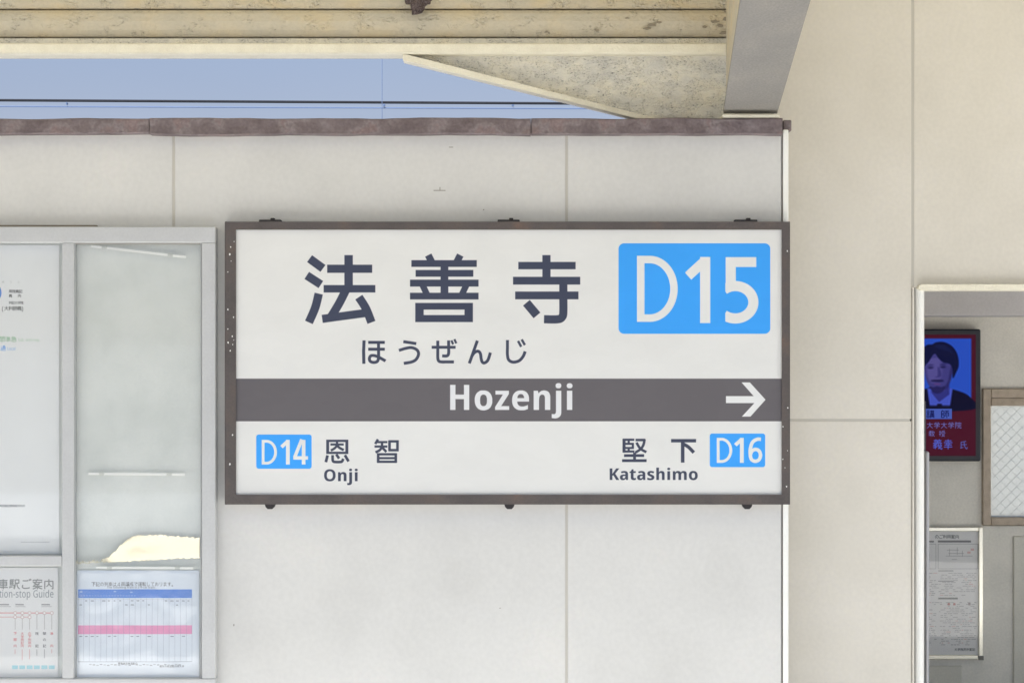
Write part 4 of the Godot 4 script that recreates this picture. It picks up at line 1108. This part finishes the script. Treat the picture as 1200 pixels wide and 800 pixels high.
# ------------------------------------------------------------------ inside the doorway
func make_room_things() -> void:
	var zb := -1.95
	# portrait screen on the back wall
	var zs := zb + 0.07
	var t := thing("display_screen", "upright dark display screen with a man's portrait, on the wall inside the doorway", "screen", at(1095, 540, zb))
	obj("bezel", slab(1040, 385.5, 1150, 540.5, zs, 0.066, 0.006), M.bezel, t)
	var p := Print.new(1046, 392, 1144, 534, 4.0, rgb(84, 22, 44))
	p.rect(1048, 396.5, 1138.8, 474.5, rgb(46, 90, 214))
	# suit, shirt, tie, neck
	p.blob([Vector2(1056, 480), Vector2(1062, 464), Vector2(1084, 456), Vector2(1100, 452), Vector2(1117, 456), Vector2(1136, 464), Vector2(1140, 480)], rgb(16, 16, 50))
	p.poly([PackedVector2Array([Vector2(1087, 455), Vector2(1117, 455), Vector2(1114, 475), Vector2(1090, 475)])], rgb(78, 96, 214))
	p.poly([PackedVector2Array([Vector2(1092, 446), Vector2(1113, 446), Vector2(1113, 462), Vector2(1101, 471), Vector2(1092, 460)])], rgb(54, 56, 142))
	p.poly([PackedVector2Array([Vector2(1099, 473), Vector2(1104, 473), Vector2(1105, 476), Vector2(1098, 476)])], rgb(20, 18, 60))
	# head: face, shading, hair, brows, eyes, nose, moustache, mouth, beard
	p.oval(1116.5, 433, 2.2, 5.0, rgb(58, 54, 126))
	p.blob([Vector2(1083, 424), Vector2(1086, 412), Vector2(1100, 407), Vector2(1114, 412), Vector2(1117.4, 426), Vector2(1115.4, 442), Vector2(1108.6, 456), Vector2(1100, 460), Vector2(1091.4, 455), Vector2(1085, 442)], rgb(72, 68, 142))
	for k in 7:
		var u := k / 6.0
		p.blob([Vector2(1085.5 + u * 3, 428), Vector2(1092, 420), Vector2(1103 - u * 3, 421), Vector2(1106 - u * 5, 434), Vector2(1102 - u * 3, 446), Vector2(1092, 448), Vector2(1087 + u * 2, 441)], rgb(112, 104, 178), 0.13)
		p.blob([Vector2(1117 - u, 424), Vector2(1113.5 + u, 432), Vector2(1111 + u, 446), Vector2(1105 + u, 456), Vector2(1111, 454), Vector2(1116, 441)], rgb(36, 34, 96), 0.1)
	p.blob([Vector2(1079, 434), Vector2(1079.5, 414), Vector2(1086, 404.6), Vector2(1093, 403.4), Vector2(1097, 401.2), Vector2(1106, 400.6), Vector2(1116, 405.4), Vector2(1122.4, 415), Vector2(1124.0, 428), Vector2(1120.6, 437), Vector2(1117.2, 443), Vector2(1116.6, 432), Vector2(1113.6, 426.4), Vector2(1106, 424.4), Vector2(1100.4, 419.6), Vector2(1096.6, 414.4), Vector2(1093.2, 416.4), Vector2(1089, 423.4), Vector2(1084.6, 428)], rgb(15, 20, 64))
	p.blob([Vector2(1096, 405), Vector2(1104, 403.6), Vector2(1112, 407), Vector2(1117, 414), Vector2(1110, 411), Vector2(1102, 409)], rgb(30, 40, 92), 0.5)
	for v in [[1091.0, 430.2], [1105.6, 429.4]]:
		p.blob([Vector2(v[0] - 4.6, v[1] - 2.0), Vector2(v[0], v[1] - 3.4), Vector2(v[0] + 4.4, v[1] - 2.6), Vector2(v[0], v[1] - 2.2)], rgb(30, 28, 84), 0.75)
		p.oval(v[0], v[1] + 0.2, 4.2, 2.0, rgb(48, 44, 108), 0.5)
		p.blob([Vector2(v[0] - 3.2, v[1] + 0.8), Vector2(v[0], v[1] - 0.2), Vector2(v[0] + 3.2, v[1] + 0.6), Vector2(v[0], v[1] + 1.3)], rgb(24, 22, 72), 0.85)
	p.blob([Vector2(1099.4, 430), Vector2(1102, 432), Vector2(1103.4, 440), Vector2(1099, 442.4), Vector2(1095.6, 441.4), Vector2(1099, 440)], rgb(50, 46, 116), 0.6)
	p.oval(1098.8, 446.0, 8.0, 1.5, rgb(24, 22, 70), 0.75)
	p.oval(1098.8, 449.8, 4.4, 1.1, rgb(104, 70, 140), 0.8)
	p.blob([Vector2(1090, 453), Vector2(1094.5, 453.6), Vector2(1098.5, 452.4), Vector2(1103, 453.4), Vector2(1108, 452.4), Vector2(1105.4, 458.4), Vector2(1099.4, 461), Vector2(1093.4, 458.8)], rgb(30, 28, 84), 0.7)
	var soft_part := p.img.get_region(Rect2i(0, 0, p.img.get_width(), 335))
	soft_part.resize(p.img.get_width() / 6, 56, Image.INTERPOLATE_LANCZOS)
	soft_part.resize(p.img.get_width(), 335, Image.INTERPOLATE_CUBIC)
	p.img.blit_rect(soft_part, Rect2i(0, 0, p.img.get_width(), 335), Vector2i.ZERO)
	# caption
	p.rect(1077, 478.8, 1116, 490.8, rgb(84, 108, 206))
	glyph(p, "講", 1086.0, 480.2, 9.4, 9.4, rgb(16, 22, 90), 9.5); glyph(p, "師", 1103.0, 480.2, 9.6, 9.4, rgb(16, 22, 90), 9.5)
	var pale := rgb(118, 118, 200)
	line_of(p, "大学大学院", 1086.4, 494.4, 7.4, 8.3, pale, 10.5)
	line_of(p, "教", 1088.6, 504.2, 7.2, 7.6, pale, 10.0); line_of(p, "授", 1100.8, 504.2, 7.2, 7.6, pale, 10.0)
	glyph(p, "義", 1093.6, 514.4, 11.2, 12.0, rgb(92, 108, 224), 9.5); glyph(p, "幸", 1106.2, 514.4, 10.8, 12.0, rgb(92, 108, 224), 9.5)
	glyph(p, "氏", 1125.4, 516.4, 8.8, 9.4, rgb(98, 112, 200), 10.0)
	var m := StandardMaterial3D.new()
	m.albedo_color = rgb(14, 14, 18)
	m.roughness = 0.4
	m.metallic_specular = 0.15
	m.emission_enabled = true
	m.emission_texture = tex(p.img)
	m.emission_energy_multiplier = 0.34
	obj("screen_panel", sheet(1046, 392, 1144, 534, zs + 0.002), m, t)

	# framed notice below the screen
	var zn := zb + 0.03
	t = thing("framed_notice", "printed guidance notice in a pale metal frame below the display screen", "notice board", at(1110, 772, zb))
	p = Print.new(1030, 622, 1148, 770, 5.0, rgb(230, 226, 224))
	var ink := rgb(70, 68, 72)
	line_of(p, "のご利用案内", 1096.0, 626.4, 4.6, 4.75, ink, 12.0)
	p.rect(1036, 633.4, 1095, 635.4, rgb(110, 106, 108)); p.rect(1099.6, 633.0, 1138.4, 635.4, rgb(96, 92, 94))
	var box_line := func(x0: float, y0: float, x1: float, y1: float) -> void:
		for r in [[x0, y0, x1, y0 + 0.45], [x0, y1, x1, y1 + 0.45], [x0, y0, x0 + 0.45, y1], [x1, y0, x1 + 0.45, y1]]: p.rect(r[0], r[1], r[2], r[3], rgb(130, 126, 128))
	box_line.call(1036.0, 637.0, 1097.0, 666.0); box_line.call(1099.6, 637.0, 1146.0, 666.0)
	for v in [[1110.0, 644.0, 1124.0], [1112.0, 648.0, 1130.0], [1109.0, 651.0, 1140.0], [1116.0, 655.0, 1122.0]]: p.rect(v[0], v[1], v[2], v[1] + 0.5, rgb(140, 134, 136))
	for v in [[1113.0, 643.0, 651.0], [1122.0, 641.0, 650.0], [1128.0, 645.0, 652.0]]: p.rect(v[0], v[1], v[0] + 0.5, v[2], rgb(140, 134, 136))
	for v in [[1134.0, 646.0], [1138.0, 642.6]]: p.rect(v[0], v[1], v[0] + 4.0, v[1] + 2.4, rgb(214, 160, 154), 0.8)
	var rng := RandomNumberGenerator.new()
	rng.seed = 77
	for y in [668.2, 680.2]: p.rect(1100.0, y, 1116.0 + rng.randf() * 8.0, y + 0.9, rgb(84, 80, 84))
	p.rect(1100, 700.0, 1123, 702.0, rgb(96, 92, 90))
	for r in 40:
		var y := 671.0 + r * 2.15
		if y > 698 and y < 704: continue
		var x := 1036.0
		while x < 1143.0:
			var w := rng.randf_range(1.5, 6.0)
			if rng.randf() < 0.62 and not (x > 1096 and x < 1100): p.rect(x, y, minf(x + w, 1145.0), y + 0.8, rgb(140, 134, 136) if rng.randf() < 0.9 else rgb(196, 140, 134), 0.75)
			x += w + 0.9
	for v in [1111.0, 1117.5]: p.rect(v, 706.4, v + 2.6, 709.0, rgb(176, 70, 66))
	p.rect(1135, 706.0, 1138, 709.0, rgb(150, 130, 128))
	line_of(p, "大学院用利案記", 1119.0, 759.2, 3.2, 3.5, ink, 13.0)
	obj("printed_sheet", paper(1030, 622, 1148, 770, zn - 0.006, 0.001, 61, 8, 10), printed(p, 0.5, 0.02, 44), t)
	obj("frame_rail", slab(1024, 617.6, 1147.4, 622.6, zn + 0.008, 0.034, 0.003), M.alu, t)
	obj("frame_rail", slab(1024, 767.6, 1147.4, 772.4, zn + 0.008, 0.034, 0.003), M.alu, t)
	obj("frame_rail", slab(1147.6, 617.6, 1153.0, 772.4, zn + 0.008, 0.034, 0.003), M.alu, t)
	obj("frame_rail", slab(1024, 622.8, 1029.4, 767.4, zn + 0.008, 0.034, 0.003), M.alu, t)
	obj("glass_cover", slab(1029.6, 622.8, 1147.4, 767.4, zn + 0.003, 0.003, 0.0005), M.glass, t)
	obj("corner_cap", slab(1147.2, 768.4, 1153.4, 773.4, zn + 0.011, 0.003, 0.001), plain(rgb(120, 118, 112), 0.5), t)
